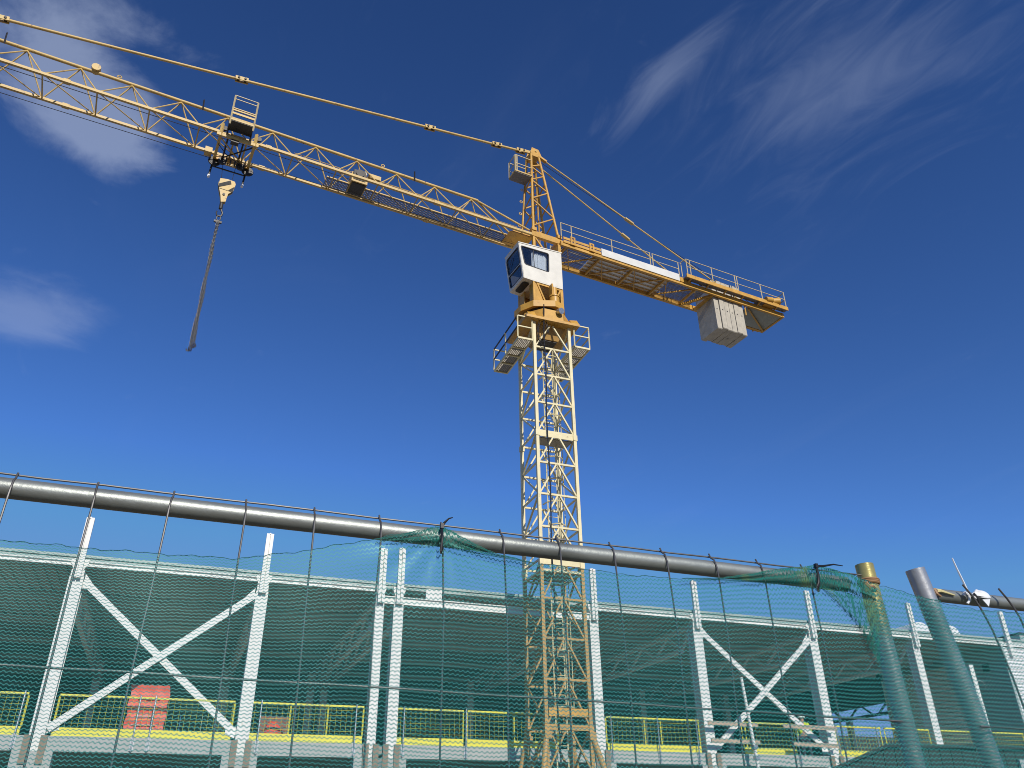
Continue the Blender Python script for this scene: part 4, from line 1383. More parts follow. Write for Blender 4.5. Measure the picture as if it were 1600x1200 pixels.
# ---- trolley
ta, tb = -12.30, -11.20
tro = build('trolley', MB().bar(J(ta, -.72, 22.12), J(ta, .72, 22.12), .09, .11).bar(J(tb, -.72, 22.12), J(tb, .72, 22.12), .09, .11), M['jib'], crane)
for o_ in (.66, -.62):
    build('side_beam', MB().bar(J(ta - .12, o_, 22.14), J(tb + .12, o_, 22.14), .07, .10), M['jib'], tro)
build('side_beam', MB().bar(J(ta, -.40, 22.10), J(tb, -.40, 22.10), .05, .16), M['yellow'], tro)
for k in range(6):
    build('bracket', MB().fbox(J, (ta + .22 + k * .14, -.48, 22.0), (ta + .26 + k * .14, -.36, 22.17)), M['dark'], tro)
for t_ in (ta, tb):
    for o_ in (.68, -.66):
        build('hanger', MB().bar(J(t_, o_, 22.08), J(t_, o_, 22.62), .10, .05), M['jib'], tro)
        wl = build('wheel', MB().tube(J(t_ + .1, o_ - .10, 22.50), J(t_ + .1, o_ - .03, 22.50), .09, 14), M['dark'], tro)
    sv = build('rope_sheave', MB().torus(J(t_ + .02, -.52, 22.00), JU, V((0, 0, 1)), .17, .17, .035, 18, 6).tube(J(t_ + .02, -.56, 22.0), J(t_ + .02, -.48, 22.0), .15, 16), M['dark'], tro)
    build('end_stop', MB().tube(J(t_ - .02, -.66, 22.05), J(t_ - .05, -.66, 21.48), .032, 7), M['dark'], tro)
    build('end_stop_tip', MB().tube(J(t_ - .05, -.66, 21.48), J(t_ - .055, -.66, 21.38), .045, 8), M['plastic'], tro)
build('spreader', MB().bar(J(ta, -.62, 21.86), J(tb, -.62, 21.86), .035), M['dark'], tro)
build('rope_guard', MB().fbox(J, (ta - .35, -.5, 22.1), (ta - .12, -.25, 22.32)), M['jib'], tro)
for k, (t_, o_, z, mt) in enumerate(((-12.05, .2, 22.2, 'dark'), (-11.85, -.1, 22.18, 'jib'), (-11.55, .35, 22.2, 'dark'), (-11.45, -.3, 22.16, 'jib'))):
    build('frame_tube', MB().tube(J(t_, -.6, z), J(t_, .6, z), .03, 7), M[mt], tro)
build('frame_diagonal', MB().tube(J(ta, -.6, 22.1), J(tb, .6, 22.1), .025, 7), M['dark'], tro)
build('frame_diagonal', MB().tube(J(ta, .6, 22.1), J(tb, -.6, 22.1), .025, 7), M['jib'], tro)
for t_ in (ta + .25, tb - .25):
    build('rope_sheave', MB().tube(J(t_, -.44, 22.0), J(t_, -.36, 22.0), .14, 16), M['dark'], tro)
    build('sheave_bracket', MB().fbox(J, (t_ - .05, -.47, 21.95), (t_ + .05, -.45, 22.2)), M['jib'], tro)
build('limit_box', MB().fbox(J, (ta + .35, .5, 22.0), (ta + .6, .68, 22.12)), M['dark'], tro)
build('trolley_cable', MB().path([J(ta, .3, 22.05), J(ta + .3, .1, 21.9), J(ta + .7, -.2, 21.95), J(tb, -.4, 22.1)], .014, 5), M['rubber'], tro)
# inspection basket on the trolley's near side
bk = build('trolley_basket', MB().fbox(J, (-12.12, .74, 22.36), (-11.38, 1.22, 22.39)), M['dark'], crane)
for z, wdt in ((22.42, .07), (22.70, .08), (22.84, .05), (22.92, .035)):
    build('basket_rail', MB().bar(J(-12.12, 1.22, z), J(-11.38, 1.22, z), .03, wdt), M['jib'], bk)
for z in (23.34, 23.5):
    build('basket_rail', MB().bar(J(-12.12, 1.22, z), J(-11.38, 1.22, z), .022), M['rail'], bk)
for t_ in (-12.12, -11.38):
    for o_ in (.74, 1.22):
        build('basket_post', MB().bar(J(t_, o_, 22.2), J(t_, o_, 23.5 if o_ > 1 else 22.9), .04), M['rail'] if o_ > 1 else M['dark'], bk)
    build('basket_side', MB().fbox(J, (t_ - .012, .76, 22.40), (t_ + .012, 1.2, 22.72)), M['dark'], bk)
build('basket_back', MB().fbox(J, (-12.0, .74, 22.42), (-11.5, .77, 22.86)), M['dark'], bk)

# ---- hoist rope, hook block
HT = -11.80
hk = []
for e in (-.20, .24):
    hk.append(J(HT + e, -.5, 21.9))
# two falls of rope down to the block
rp = build('hoist_rope', MB().tube(J(HT - .20, -.45, 21.95), J(HT - .15, -.02, 20.75), .008, 5).tube(J(HT + .22, -.45, 21.95), J(HT + .15, -.02, 20.70), .008, 5), M['dark'], crane)
hkp = [(-.20, 20.85), (.02, 20.90), (.26, 20.88), (.30, 20.77), (.26, 20.47), (.13, 20.30), (.10, 19.96), (-.04, 19.90), (-.09, 20.16), (-.17, 20.42), (-.21, 20.56)]
blk_ = build('hook_block', MB().prism([J(HT + a, .07, z) for a, z in hkp], -JN * .03), M['jib'], crane)
build('cheek_plate', MB().prism([J(HT + a, -.05, z) for a, z in hkp], -JN * .03), M['jib'], blk_)
for st in (((-.205, 20.61), (-.19, 20.47), (.17, 20.73), (.12, 20.87)), ((.11, 20.44), (.245, 20.44), (.283, 20.66), (.20, 20.56))):
    build('warning_stripe', MB().prism([J(HT + a, .077, z) for a, z in st], JN * .004), M['stripe'], blk_)
for e in (-.10, .10):
    build('block_sheave', MB().tube(J(HT + e, -.04, 20.66), J(HT + e, .035, 20.66), .14, 16), M['dark'], blk_)
build('plate_seam', MB().bar(J(HT - .17, .074, 20.43), J(HT + .245, .074, 20.415), .008, .018, JN), M['dark'], blk_)
build('block_pin', MB().tube(J(HT, -.09, 20.22), J(HT, .10, 20.22), .04, 10), M['dark'], blk_)
build('swivel', MB().tube(J(HT, 0.01, 19.88), J(HT, .01, 19.66), .06, 10), M['dark'], blk_)
pts = [J(HT, .01, 19.68), J(HT + .04, .01, 19.6), J(HT + .085, .01, 19.5), J(HT + .07, .01, 19.39), J(HT, .01, 19.34), J(HT - .075, .01, 19.37), J(HT - .10, .01, 19.47), J(HT - .085, .01, 19.54)]
build('hook', MB().path(pts, .034, 8, .018), M['dark'], blk_)

# ---- counter-jib
cj = build('counter_jib', MB().fbox(J, (.60, .60, 22.16), (12.15, .70, 22.38)), M['yellow'], crane)
build('long_beam', MB().fbox(J, (.60, -.70, 22.16), (12.15, -.60, 22.38)), M['yellow'], cj)
nodes = [.9, 2.5, 4.1, 5.7, 7.3]
for k, t_ in enumerate(nodes):
    build('cross_beam', MB().bar(J(t_, -.6, 22.24), J(t_, .6, 22.24), .07, .10), M['yellow'], cj)
    if k + 1 < len(nodes):
        build('lateral_brace', MB().bar(J(t_ + .05, -.6, 22.22), J(nodes[k + 1] - .05, .6, 22.22), .05), M['yellow'], cj)
        build('lateral_brace', MB().bar(J(t_ + .05, .6, 22.20), J(t_ + .8, -.6, 22.20), .035), M['yellow'], cj)
for a, b in ((2.22, 4.0), (4.02, 6.0)):
    build('deck_panel', MB().fbox(J, (a, -.58, 22.34), (b, .58, 22.37)), M['clad'], cj)
for a, b in ((.75, 2.2), (6.02, 7.9)):
    grate(a, b, -.58, .58, 22.34, 'deck_grating', cj)
for k in range(5):
    build('deck_bearer', MB().bar(J(2.2, -.45 + k * .22, 22.30), J(6.0, -.45 + k * .22, 22.30), .03), M['yellow'], cj)
# near side: orange edge boards and the white sheet
build('edge_board', MB().fbox(J, (.70, .705, 22.30), (2.44, .735, 22.42)), M['yellow'], cj)
build('edge_board', MB().fbox(J, (.70, .705, 22.47), (2.44, .735, 22.58)), M['yellow'], cj)
for t_ in (1.12, 2.0):
    fr = MB()
    fr.fbox(J, (t_ - .11, .737, 22.28), (t_ - .04, .765, 22.68))
    fr.fbox(J, (t_ + .04, .737, 22.28), (t_ + .11, .765, 22.68))
    fr.fbox(J, (t_ - .038, .737, 22.62), (t_ + .038, .765, 22.68))
    fr.fbox(J, (t_ - .038, .737, 22.28), (t_ + .038, .765, 22.34))
    build('edge_bracket', fr, M['yellow'], cj)
build('white_board', MB().fbox(J, (2.47, .705, 22.27), (6.36, .735, 22.62)), M['sign'], cj)
build('edge_board', MB().fbox(J, (6.38, .705, 22.27), (6.95, .735, 22.50)), M['yellow'], cj)


def railing(t0, t1, o_, z0, z1, posts, par, mids=1, double=()):
    for z in [z1] + [z0 + (z1 - z0) * (k + 1) / (mids + 1) for k in range(mids)]:
        build('hand_rail', MB().bar(J(t0, o_, z), J(t1, o_, z), .023), M['rail'], par)
    for t_ in posts:
        build('rail_post', MB().bar(J(t_, o_, z0), J(t_, o_, z1), .034), M['rail'], par)


railing(.62, 4.98, .68, 22.6, 23.30, (.64, 1.12, 3.04, 4.95), cj)
railing(5.06, 6.45, .68, 22.6, 23.30, (5.08, 6.42, 6.58), cj)
railing(.9, 6.4, -.66, 22.4, 23.20, (.92, 3.0, 5.0, 6.38), cj)
# end platforms outboard of the beams
for o0, o1, t0, t1, lab in ((.72, .97, 6.55, 12.2, 'n'), (-.97, -.72, 9.7, 12.2, 'f')):
    pf = build('end_platform', MB().fbox(J, (t0, o0, 22.43), (t1, o1, 22.47)), M['deck'], crane)
    oe = o1 if lab == 'n' else o0
    build('platform_edge', MB().fbox(J, (t0, oe - .02, 22.38), (t1, oe + .02, 22.56)), M['yellow'], pf)
    k = t0 + .25
    while k < t1 - .1:
        build('bracket', MB().bar(J(k, o0 - .02, 22.33), J(k, o1, 22.40), .05, .06), M['yellow'], pf)
        k += .95
    if lab == 'n':
        railing(6.62, 12.15, .96, 22.56, 23.36, (6.64, 6.82, 8.0, 9.28, 9.40, 10.75, 12.13), pf)
        build('end_rail', MB().bar(J(12.15, .96, 23.34), J(12.18, -.9, 23.34), .03), M['rail'], pf)
        build('end_rail', MB().bar(J(12.15, .96, 22.96), J(12.18, -.9, 22.96), .03), M['rail'], pf)
        build('end_rail', MB().bar(J(6.6, .96, 23.34), J(6.5, .70, 23.27), .03), M['rail'], pf)
        build('rail_post', MB().bar(J(12.18, .1, 22.3), J(12.18, .1, 23.34), .035), M['rail'], pf)
build('tail_panel', MB().fbox(J, (10.15, -.58, 22.18), (12.1, .58, 22.22)), mat('tail_sheet', (0.30, 0.31, 0.26), 0.6), cj)
build('tail_brace', MB().bar(J(10.2, .55, 22.12), J(12.05, -.55, 22.12), .06), M['yellow'], cj)
build('tail_beam', MB().bar(J(12.1, -.72, 22.25), J(12.1, .72, 22.25), .10, .2), M['yellow'], cj)
build('tail_brace', MB().bar(J(7.35, -.6, 22.18), J(8.15, .6, 22.18), .09), M['yellow'], cj)
build('tail_brace', MB().bar(J(8.15, -.6, 22.18), J(8.15, .6, 22.18), .12, .1), M['yellow'], cj)
build('tail_post', MB().bar(J(9.98, .58, 21.7), J(9.98, .58, 22.2), .05), M['yellow'], cj)
# hoist winch on the tail
hw = build('hoist_winch', MB().fbox(J, (10.9, .2, 22.4), (11.5, .9, 22.52)).tube(J(11.35, .75, 22.72), J(11.75, 1.0, 22.72), .17, 14), M['yellow'], crane)
build('winch_drum', MB().tube(J(11.2, -.4, 22.75), J(11.2, .5, 22.75), .25, 16), M['dark'], hw)
build('motor', MB().tube(J(10.95, .95, 22.62), J(11.30, .98, 22.66), .13, 12), M['yellow'], hw)

# ---- counterweight: six concrete slabs hung side by side
cw = build('counterweight', MB().bar(J(8.1, .0, 23.16), J(9.95, .0, 23.16), .08), M['dark'], crane)
W6 = (9.86 - 8.24) / 6
for k in range(6):
    a = 8.24 + W6 * k
    e = random.uniform(-.025, .025)
    ch = .03
    pr = [(-.56 + ch, 20.60 + e), (.56 - ch, 20.60 + e), (.56, 20.60 + ch + e), (.555, 23.12), (-.555, 23.12), (-.56, 20.60 + ch + e)]
    sb = build('concrete_slab', MB().prism([J(a + .012, o_ + e * .9, z) for o_, z in pr], JU * (W6 - .024)), M['concrete'], cw)
    build('lifting_hole', MB().tube(J(a + W6 * .5, .552 + e * .9, 21.60), J(a + W6 * .5, .562 + e * .9, 21.60), .03, 8), M['dark'], sb)

# ---- counter-jib ties
for o_, te in ((.58, 9.7), (-.58, 9.5)):
    a, b = J(.12, o_ * .35, 26.98), J(te, o_, 22.45)
    tj = 4.30 if o_ > 0 else 4.6
    f_ = (tj - .12) / (te - .12)
    mid = a.lerp(b, f_)
    d_ = (b - a).normalized()
    ct = build('counter_tie', MB().tube(a, mid - d_ * .12, .030, 8).tube(mid + d_ * .12, b, .030, 8), M['jib'], crane)
    build('link_plate', MB().bar(mid - d_ * .22, mid + d_ * .22, .07, .13, JN), M['jib'], ct)
    build('head_fork', MB().bar(a - d_ * .12, a + d_ * .28, .09, .14, JN), M['yellow'], ct)
build('hoist_line', MB().tube(J(.15, 0, 27.0), J(11.2, .0, 22.95), .012, 5), M['dark'], crane)

# ---- chain sling on the hook
ch = empty('lifting_chain', J(HT, .01, 14.3), 'long grey chain sling hanging straight down from the crane hook', 'chain')
build('master_link', MB().torus(J(HT, .01, 19.27), JU, V((0, 0, 1)), .06, .10, .018, 14, 6), M['dark'], ch)
build('shackle', MB().bar(J(HT - .12, .01, 19.12), J(HT + .12, .01, 19.12), .06, .07), M['dark'], ch)
cm_ = mat('chain_steel', (0.15, 0.15, 0.15), 0.45, 0.6, var=0.3, vscale=20)
for k, (e, oo) in enumerate(((-.055, 0), (.03, .05), (.06, -.04), (-.01, -.06))):
    o = MB()
    z = 19.08
    q = 0
    zend = 14.40 + (.0, .12, .2, .05)[k]
    while z > zend:
        f_ = (19.08 - z) / 4.7
        sp_ = .35 + .40 * f_ ** 3
        c0 = J(HT + e * sp_ + .012 * math.sin(q * .35 + k), .01 + oo * sp_, z)
        ax = (JU + JN * (.6 * (1 if (q + k) % 2 else -1))).normalized() if q % 2 else (JN - JU * .5).normalized()
        o.torus(c0, ax, V((0, 0, 1)), .032, .056, .0135, 10, 5)
        z -= .082
        q += 1
    setp(build('chain_leg', o, cm_, ch), kind='stuff')
    build('end_hook', MB().path([J(HT + e * 1.2, oo, zend), J(HT + e * 1.3 + .04, oo, zend - .06), J(HT + e * 1.3 + .03, oo, zend - .13), J(HT + e * 1.3 - .03, oo, zend - .13), J(HT + e * 1.3 - .045, oo, zend - .07)], .018, 6), M['dark'], ch)

# ------------------------------------------------------------------ site fence in the foreground
KF = 12 / 11.0
DFn = 2.40


def P(s, z, d=DFn):
    """fence coordinates along s and up z, given at 2.2 m and carried out to distance d"""
    k = d / 2.2
    return F(s * k, d, 1.7 + (z - 1.7) * k)


ZTOP = 2.5195           # top wire (before scaling)
f1 = empty('mesh_fence_panel', F(.9, DFn, 0), 'large steel mesh fence panel with a thick top pipe, crossing the picture from the left', 'fence')
f2 = empty('mesh_fence_panel', F(2.95, DFn, 0), 'second steel mesh fence panel with a grey end post, at the right edge', 'fence')
build('top_pipe', MB().tube(P(-1.1, 2.486, 2.437), P(2.10, 2.474, 2.437), .0285, 20), M['pipe'], f1)
build('end_post', MB().path([P(2.203, 2.553, 2.449), P(2.214, 2.2, 2.449), P(2.262, .3, 2.449)], .035, 22, cap=False).path([P(2.262, .3, 2.449), P(2.214, 2.2, 2.449), P(2.203, 2.553, 2.449)], .031, 22, cap=False), M['ypost'], f1)
SP = .2 / KF
s_w = -.4636
nmax = 14
xs_ = [s_w + SP * k for k in range(-3, nmax)]
KT = 2.437 / 2.2
for s in xs_:
    j1, j2, j3 = (random.uniform(-.004, .004) for _ in range(3))
    lean = random.uniform(-.010, .012)
    s0_ = s * KT
    zt = 1.7 + (ZTOP + .003 - 1.7) * KT
    pts = [F(s0_, 2.437, zt + .004), F(s0_, 2.428, zt - .014), F(s0_ + j1 * .5, 2.412, zt - .026), F(s0_ + j1, 2.4035, zt - .055), F(s0_ + j1, 2.400, zt - .10), F(s0_ + .6 * lean + j2, 2.388, 2.30), F(s0_ + lean + j3, 2.384, 2.10), F(s0_ + lean * 1.6, 2.384, 1.6), F(s0_ + lean * 1.6, 2.384, .15)]
    build('vertical_wire', MB().path(pts, .0030, 7), M['wire'], f1)
hw_pts = lambda z0, z1, s0_, s1_, sag, d_=2.391: [P(s0_ + (s1_ - s0_) * k / 24, z0 + (z1 - z0) * k / 24 + sag * math.sin(math.pi * k / 24) + random.uniform(-.0012, .0012), d_) for k in range(25)]
build('horizontal_wire', MB().path(hw_pts(ZTOP + .002, ZTOP - .006, -1.1, 2.235, 0, 2.443), .0030, 7), M['wire'], f1)
build('horizontal_wire', MB().path(hw_pts(2.078, 2.034, -1.1, 2.215, .003), .0034, 7), M['wire'], f1)
build('horizontal_wire', MB().path(hw_pts(1.62, 1.6, -1.1, 2.215, .0), .0034, 7), M['wire'], f1)
# tape round the post
tp = MB()
for k in range(3):
    tp.torus(P(2.205, 2.484 + k * .006, 2.449), U, N, .0385, .0385, .0045, 20, 5)
build('tape_wrap', tp, M['tapebrown'], f1)
build('tape_knot', MB().path([P(2.19, 2.487, 2.405), P(2.205, 2.474, 2.400), P(2.222, 2.478, 2.405), P(2.235, 2.466, 2.41)], .010, 6, .004), M['tapebrown'], f1)

build('end_post', MB().path([P(2.438, 2.559, 2.452), P(2.487, 2.32, 2.452), P(2.530, 2.10, 2.452), P(2.60, 1.6, 2.452), P(2.75, .3, 2.452)], .038, 24, .034, cap=False).path([P(2.75, .3, 2.452), P(2.60, 1.6, 2.452), P(2.530, 2.10, 2.452), P(2.487, 2.32, 2.452), P(2.438, 2.559, 2.452)], .030, 24, .034, cap=False), M['gpost'], f2)
build('top_pipe', MB().tube(P(2.50, 2.471, 2.46), P(3.6, 2.467, 2.46), .0265, 20), M['pipe'], f2)
for pts in ([P(2.655, 2.522), P(2.690, 2.480), P(2.712, 2.44), P(2.740, 2.36), P(2.77, 2.20), P(2.80, 1.9), P(2.83, .3)],
            [P(2.835, 2.523), P(2.862, 2.490), P(2.885, 2.455), P(2.900, 2.42), P(2.935, 2.24), P(2.97, 1.9), P(3.0, .3)],
            [P(3.02, 2.52), P(3.05, 2.45), P(3.1, 2.2), P(3.15, .3)]):
    build('vertical_wire', MB().path(pts, .0040, 7), M['wire'], f2)
build('horizontal_wire', MB().path(hw_pts(2.03, 2.02, 2.55, 3.6, 0), .0034, 7), M['wire'], f2)
build('tape_wrap', MB().path([P(2.515, 2.487, 2.425), P(2.535, 2.489, 2.424), P(2.565, 2.484, 2.424), P(2.60, 2.478, 2.428)], .009, 6, .003), M['tape'], f2)
build('tape_knot', MB().path([P(2.508, 2.492, 2.43), P(2.516, 2.476, 2.42), P(2.53, 2.468, 2.42)], .008, 6, .005), M['tapebrown'], f2)

# ---- debris netting, hung on the street side of the wires
top_tab = [(-1.1, 2.352), (-.459, 2.354), (-.292, 2.353), (-.101, 2.356), (.086, 2.362), (.263, 2.403), (.442, 2.455), (.56, 2.490), (.639, 2.517), (.70, 2.488), (.798, 2.450), (.94, 2.434), (1.154, 2.429), (1.287, 2.428), (1.474, 2.435), (1.6, 2.450), (1.726, 2.478), (1.87, 2.510), (1.987, 2.528), (2.06, 2.524), (2.135, 2.512), (2.241, 2.486), (2.381, 2.466), (2.554, 2.442), (2.676, 2.432), (2.75, 2.434), (2.933, 2.438), (3.6, 2.438)]


def interp(tab, s):
    if s <= tab[0][0]:
        return tab[0][1]
    for (a, za), (b, zb) in zip(tab[:-1], tab[1:]):
        if s <= b:
            t_ = (s - a) / (b - a)
            return za + (zb - za) * t_
    return tab[-1][1]


def smoothtop(s):
    return sum(interp(top_tab, s + e) for e in (-.03, -.015, 0, .015, .03)) / 5


ties = [(.639, 2.50), (1.987, 2.515)]


def netd(s, z):
    """distance of the cloth from the camera side of the wires: gathers, sags, and lies over the posts"""
    d = 2.372
    for (ts, tz) in ties:
        dx, dz = s - ts, z - tz
        r = math.hypot(dx, dz) + 1e-4
        ang = math.atan2(dx, -dz)
        d += .0025 * math.sin(ang * 13) * math.exp(-(r / .22) ** 2) * min(1, r / .05)
    d += .006 * math.sin(s * 5.3 + z * 2.1) * math.sin(z * 7.0 + 1.3) + .003 * math.sin(s * 17 + z * 9)
    # cloth strained over the two posts
    for (pa, pb, rad) in (((2.203, 2.553), (2.262, .3), .04), ((2.438, 2.559), (2.60, 1.6), .044)):
        f_ = (pa[1] - z) / (pa[1] - pb[1])
        ps = pa[0] + (pb[0] - pa[0]) * f_
        e = abs(s - ps) * KF
        if e < .16:
            t_ = max(0, 1 - e / .16)
            d += (2.400 - d) * t_ * t_ * (3 - 2 * t_)
    return d


nS, nZ = 300, 90
mb = MB()
uvs = []
s_a, s_b, z_low = -1.1, 3.6, .35
for j in range(nZ + 1):
    for i in range(nS + 1):
        s = s_a + (s_b - s_a) * i / nS
        zt = smoothtop(s) + .003 * math.sin(s * 61) * math.sin(s * 23)
        f_ = j / nZ
        g_ = f_ ** 1.5
        z = zt + (z_low - zt) * g_
        mb.v.append(P(s, z, netd(s, z)))
        zr = 2.36 if True else 0
        # rows follow the top hem near it and level out below
        vrow = z - (zt - 2.40) * math.exp(-((zt - z) / .16))
        uvs.append((KF * math.log(1 + .16 * (s + 1.2)) / .16, (vrow - 2.1) * KF / (1 + .17 * (s + .5))))
for j in range(nZ):
    for i in range(nS):
        a = j * (nS + 1) + i
        mb.f.append((a, a + nS + 1, a + nS + 2, a + 1))
net = build('debris_netting', mb, M['net'], None, org=F(1.2, 2.39, 1.3), uv=uvs)
setp(net, 'green debris netting tied along the front of the fence panels', 'netting')


hem = [P(s_, smoothtop(s_) + .003 * math.sin(s_ * 61) * math.sin(s_ * 23) + .0012 * math.sin(s_ * 400), netd(s_, smoothtop(s_)) - .001) for s_ in [-1.1 + 4.7 * k / 420 for k in range(421)]]
build('hem_cord', MB().path(hem, .0009, 5), mat('hem_cord_green', (0.02, 0.13, 0.115), 0.7), net)

# folded-over hems of the net, gathered at the black ties
def flap(topline, botline, name, mt, dd, n=60, m=14, pleat=.006, fan=12, tie=None):
    """cloth strip between an upper and a lower line of (s, z)"""
    o = MB()
    uv = []
    for i in range(n + 1):
        t_ = i / n
        a = V((*lerp_line(topline, t_), 0))
        b = V((*lerp_line(botline, t_), 0))
        for j in range(m + 1):
            f_ = j / m
            p = a.lerp(b, f_)
            bulge = math.sin(math.pi * f_) * .012
            pl_ = pleat * math.sin(f_ * fan + 3 * t_) * (.3 + .7 * math.sin(math.pi * t_))
            o.v.append(P(p.x, p.y, dd - bulge + pl_))
            uv.append((p.x * KF, (f_ * .05 + p.y * .45)))
    for i in range(n):
        for j in range(m):
            a = i * (m + 1) + j
            o.f.append((a, a + 1, a + m + 2, a + m + 1))
    return build(name, o, mt, net, uv=uv)


def lerp_line(L, t):
    d = [0]
    for a, b in zip(L[:-1], L[1:]):
        d.append(d[-1] + math.hypot(b[0] - a[0], b[1] - a[1]))
    x = t * d[-1]
    for k in range(len(L) - 1):
        if x <= d[k + 1] or k == len(L) - 2:
            f_ = (x - d[k]) / max(1e-6, d[k + 1] - d[k])
            return (L[k][0] + (L[k + 1][0] - L[k][0]) * f_, L[k][1] + (L[k + 1][1] - L[k][1]) * f_)


flap([(.45, 2.456), (.54, 2.486), (.638, 2.519)], [(.45, 2.452), (.54, 2.456), (.640, 2.452)], 'folded_hem', M['netflap'], 2.360)
flap([(.641, 2.519), (.70, 2.492), (.80, 2.452), (.93, 2.436)], [(.641, 2.452), (.70, 2.447), (.80, 2.440), (.93, 2.432)], 'folded_hem', M['netflap'], 2.360)
flap([(1.44, 2.436), (1.6, 2.452), (1.8, 2.498), (1.985, 2.531)], [(1.44, 2.432), (1.6, 2.442), (1.8, 2.448), (1.985, 2.450)], 'folded_hem', M['netflap'], 2.360)
flap([(1.99, 2.531), (2.06, 2.524), (2.135, 2.510), (2.19, 2.490), (2.23, 2.470)], [(1.99, 2.452), (2.05, 2.452), (2.11, 2.446), (2.17, 2.432), (2.22, 2.424)], 'folded_hem', M['netflap'], 2.360)
# loose corner hanging from the second tie to the post
flap([(1.993, 2.455), (2.06, 2.452), (2.13, 2.440), (2.20, 2.425), (2.225, 2.405)], [(1.993, 2.447), (2.045, 2.405), (2.10, 2.350), (2.135, 2.285), (2.175, 2.205)], 'loose_corner', M['netflap'], 2.366, pleat=.003)


# the net is drawn tight round the two posts
def net_wrap(axis, rad, mt, zt, zb, flare=0.0):
    o = MB()
    uv = []
    nz_, na = 70, 18
    for j in range(nz_ + 1):
        z = zt + (zb - zt) * j / nz_
        c = None
        for p, q in zip(axis[:-1], axis[1:]):
            if p.z >= z >= q.z:
                c = p.lerp(q, (p.z - z) / (p.z - q.z))
        if c is None:
            c = axis[0].lerp(axis[1], (axis[0].z - z) / (axis[0].z - axis[1].z))
        for i in range(na + 1):
            a = R(-125 + 250 * i / na)
            rr = rad * (1 + .05 * math.sin(j * .55 + 2 * math.sin(a * 2)) + .03 * math.sin(j * 1.7 + a * 3)) + flare * math.exp(-((j - 22) / 5.0) ** 2) * (.5 + .5 * math.sin(a * 2 + 1))
            o.v.append(c + N * (rr * math.cos(a)) + U * (rr * math.sin(a)))
            uv.append((a * rad, z + .004 * math.sin(a * 3 + j * .4)))
    for j in range(nz_):
        for i in range(na):
            k = j * (na + 1) + i
            o.f.append((k, k + na + 1, k + na + 2, k + 1))
    return build('wrapped_net', o, mt, net, uv=uv)


M['netwrap'] = netmat('tight_debris_net', (0.05, 0.29, 0.28), base=0.05, strand=0.55, width=0.34, pitch=0.0115, period=0.016, amp=0.0012, yellow=0.12)
net_wrap([P(2.203, 2.553, 2.449), P(2.214, 2.2, 2.449), P(2.262, .3, 2.449)], .039, M['netwrap'], 2.50, .6, .008)
net_wrap([P(2.438, 2.559, 2.452), P(2.487, 2.32, 2.452), P(2.530, 2.10, 2.452), P(2.60, 1.6, 2.452), P(2.75, .3, 2.452)], .042, M['netwrap'], 2.53, .6)


# ---- cable ties
def cable_tie(name, label, loop, tail, catg='cable tie'):
    r = empty(name, loop[0], label, catg)
    build('strap', MB().path(loop, .0048, 6), M['black'], r)
    build('tail', MB().path(tail, .0052, 6, .0016), M['black'], r)
    build('lock_head', MB().obox(loop[0], U * .0055, N * .006, V((0, 0, .008))), M['black'], r)
    return r


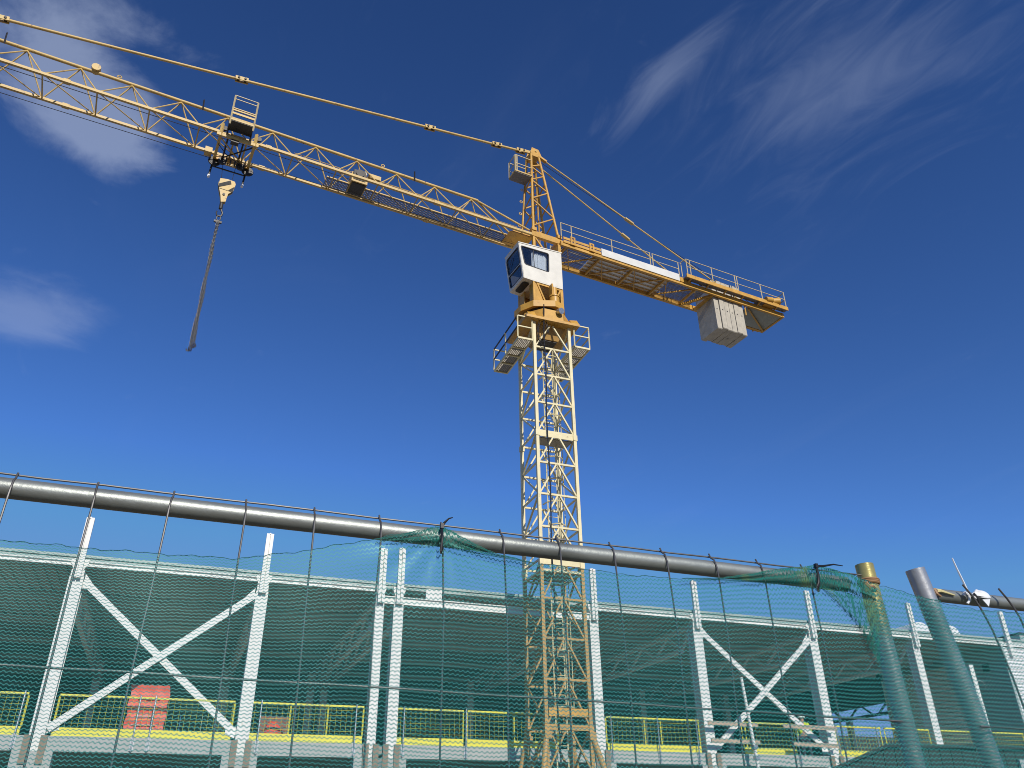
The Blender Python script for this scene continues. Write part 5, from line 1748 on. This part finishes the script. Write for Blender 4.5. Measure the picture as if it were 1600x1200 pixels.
cable_tie('cable_tie', 'black cable tie gathering the net over the top pipe near the crane mast',
          [P(.640, 2.516, 2.338), P(.640, 2.495, 2.338), P(.641, 2.47, 2.338), P(.640, 2.444, 2.338), P(.640, 2.436, 2.44), P(.640, 2.455, 2.478), P(.640, 2.50, 2.478), P(.640, 2.518, 2.44), P(.640, 2.516, 2.38)],
          [P(.640, 2.515, 2.37), P(.648, 2.528, 2.338), P(.660, 2.541, 2.338), P(.672, 2.546, 2.338)])
cable_tie('cable_tie', 'black cable tie with a long sideways tail, gathering the net beside the yellow stained post',
          [P(1.987, 2.528, 2.338), P(1.989, 2.50, 2.338), P(1.984, 2.47, 2.338), P(1.976, 2.452, 2.338), P(1.976, 2.44, 2.43), P(1.98, 2.455, 2.476), P(1.986, 2.50, 2.476), P(1.987, 2.528, 2.43), P(1.987, 2.53, 2.338)],
          [P(1.987, 2.527, 2.338), P(2.02, 2.531, 2.338), P(2.065, 2.541, 2.338), P(2.105, 2.540, 2.338)])
# plastic leftovers on the right pipe
r = empty('plastic_strip', P(2.665, 2.475, 2.42), 'upright pale translucent plastic strip tied to the right pipe', 'plastic strip')
build('strip', MB().path([P(2.672, 2.485, 2.425), P(2.663, 2.53, 2.423), P(2.648, 2.585, 2.42), P(2.640, 2.622, 2.42)], .0055, 5, .003), M['clearstrip'], r)
build('knot', MB().path([P(2.645, 2.482, 2.424), P(2.655, 2.492, 2.418), P(2.672, 2.486, 2.416), P(2.668, 2.465, 2.42), P(2.652, 2.452, 2.425)], .0075, 6, .005), M['plastic'], r)
o = MB()
n, m_ = 16, 10
for j in range(m_ + 1):
    for i in range(n):
        a = 2 * math.pi * i / n
        f_ = j / m_
        rad = math.sin(math.pi * min(1, f_ * .93 + .05)) ** .6 * (1 + .24 * math.sin(3 * a + 4 * f_) + .16 * math.sin(5 * a - 7 * f_))
        o.v.append(P(2.68 + .098 * f_ + .005 * math.sin(9 * f_), 2.484 + .009 * math.sin(3 * f_) + .0145 * rad * math.sin(a), 2.418 + .020 * rad * math.cos(a)))
for j in range(m_):
    for i in range(n):
        o.f.append((j * n + i, j * n + (i + 1) % n, (j + 1) * n + (i + 1) % n, (j + 1) * n + i))
o.f.append(tuple(reversed(range(n))))
o.f.append(tuple(range(m_ * n, m_ * n + n)))
r = build('plastic_bag', o, M['plastic'], org=P(2.72, 2.47, 2.42))
setp(r, 'crumpled white plastic bag caught on the right fence pipe', 'plastic bag')
build('tie_string', MB().path([P(2.70, 2.495, 2.40), P(2.715, 2.475, 2.395), P(2.712, 2.45, 2.40)], .004, 5), M['black'], r)
build('bag_corner', MB().prism([P(2.735, 2.474, 2.402), P(2.775, 2.478, 2.41), P(2.757, 2.449, 2.41)], N * -.004), M['plastic'], r)
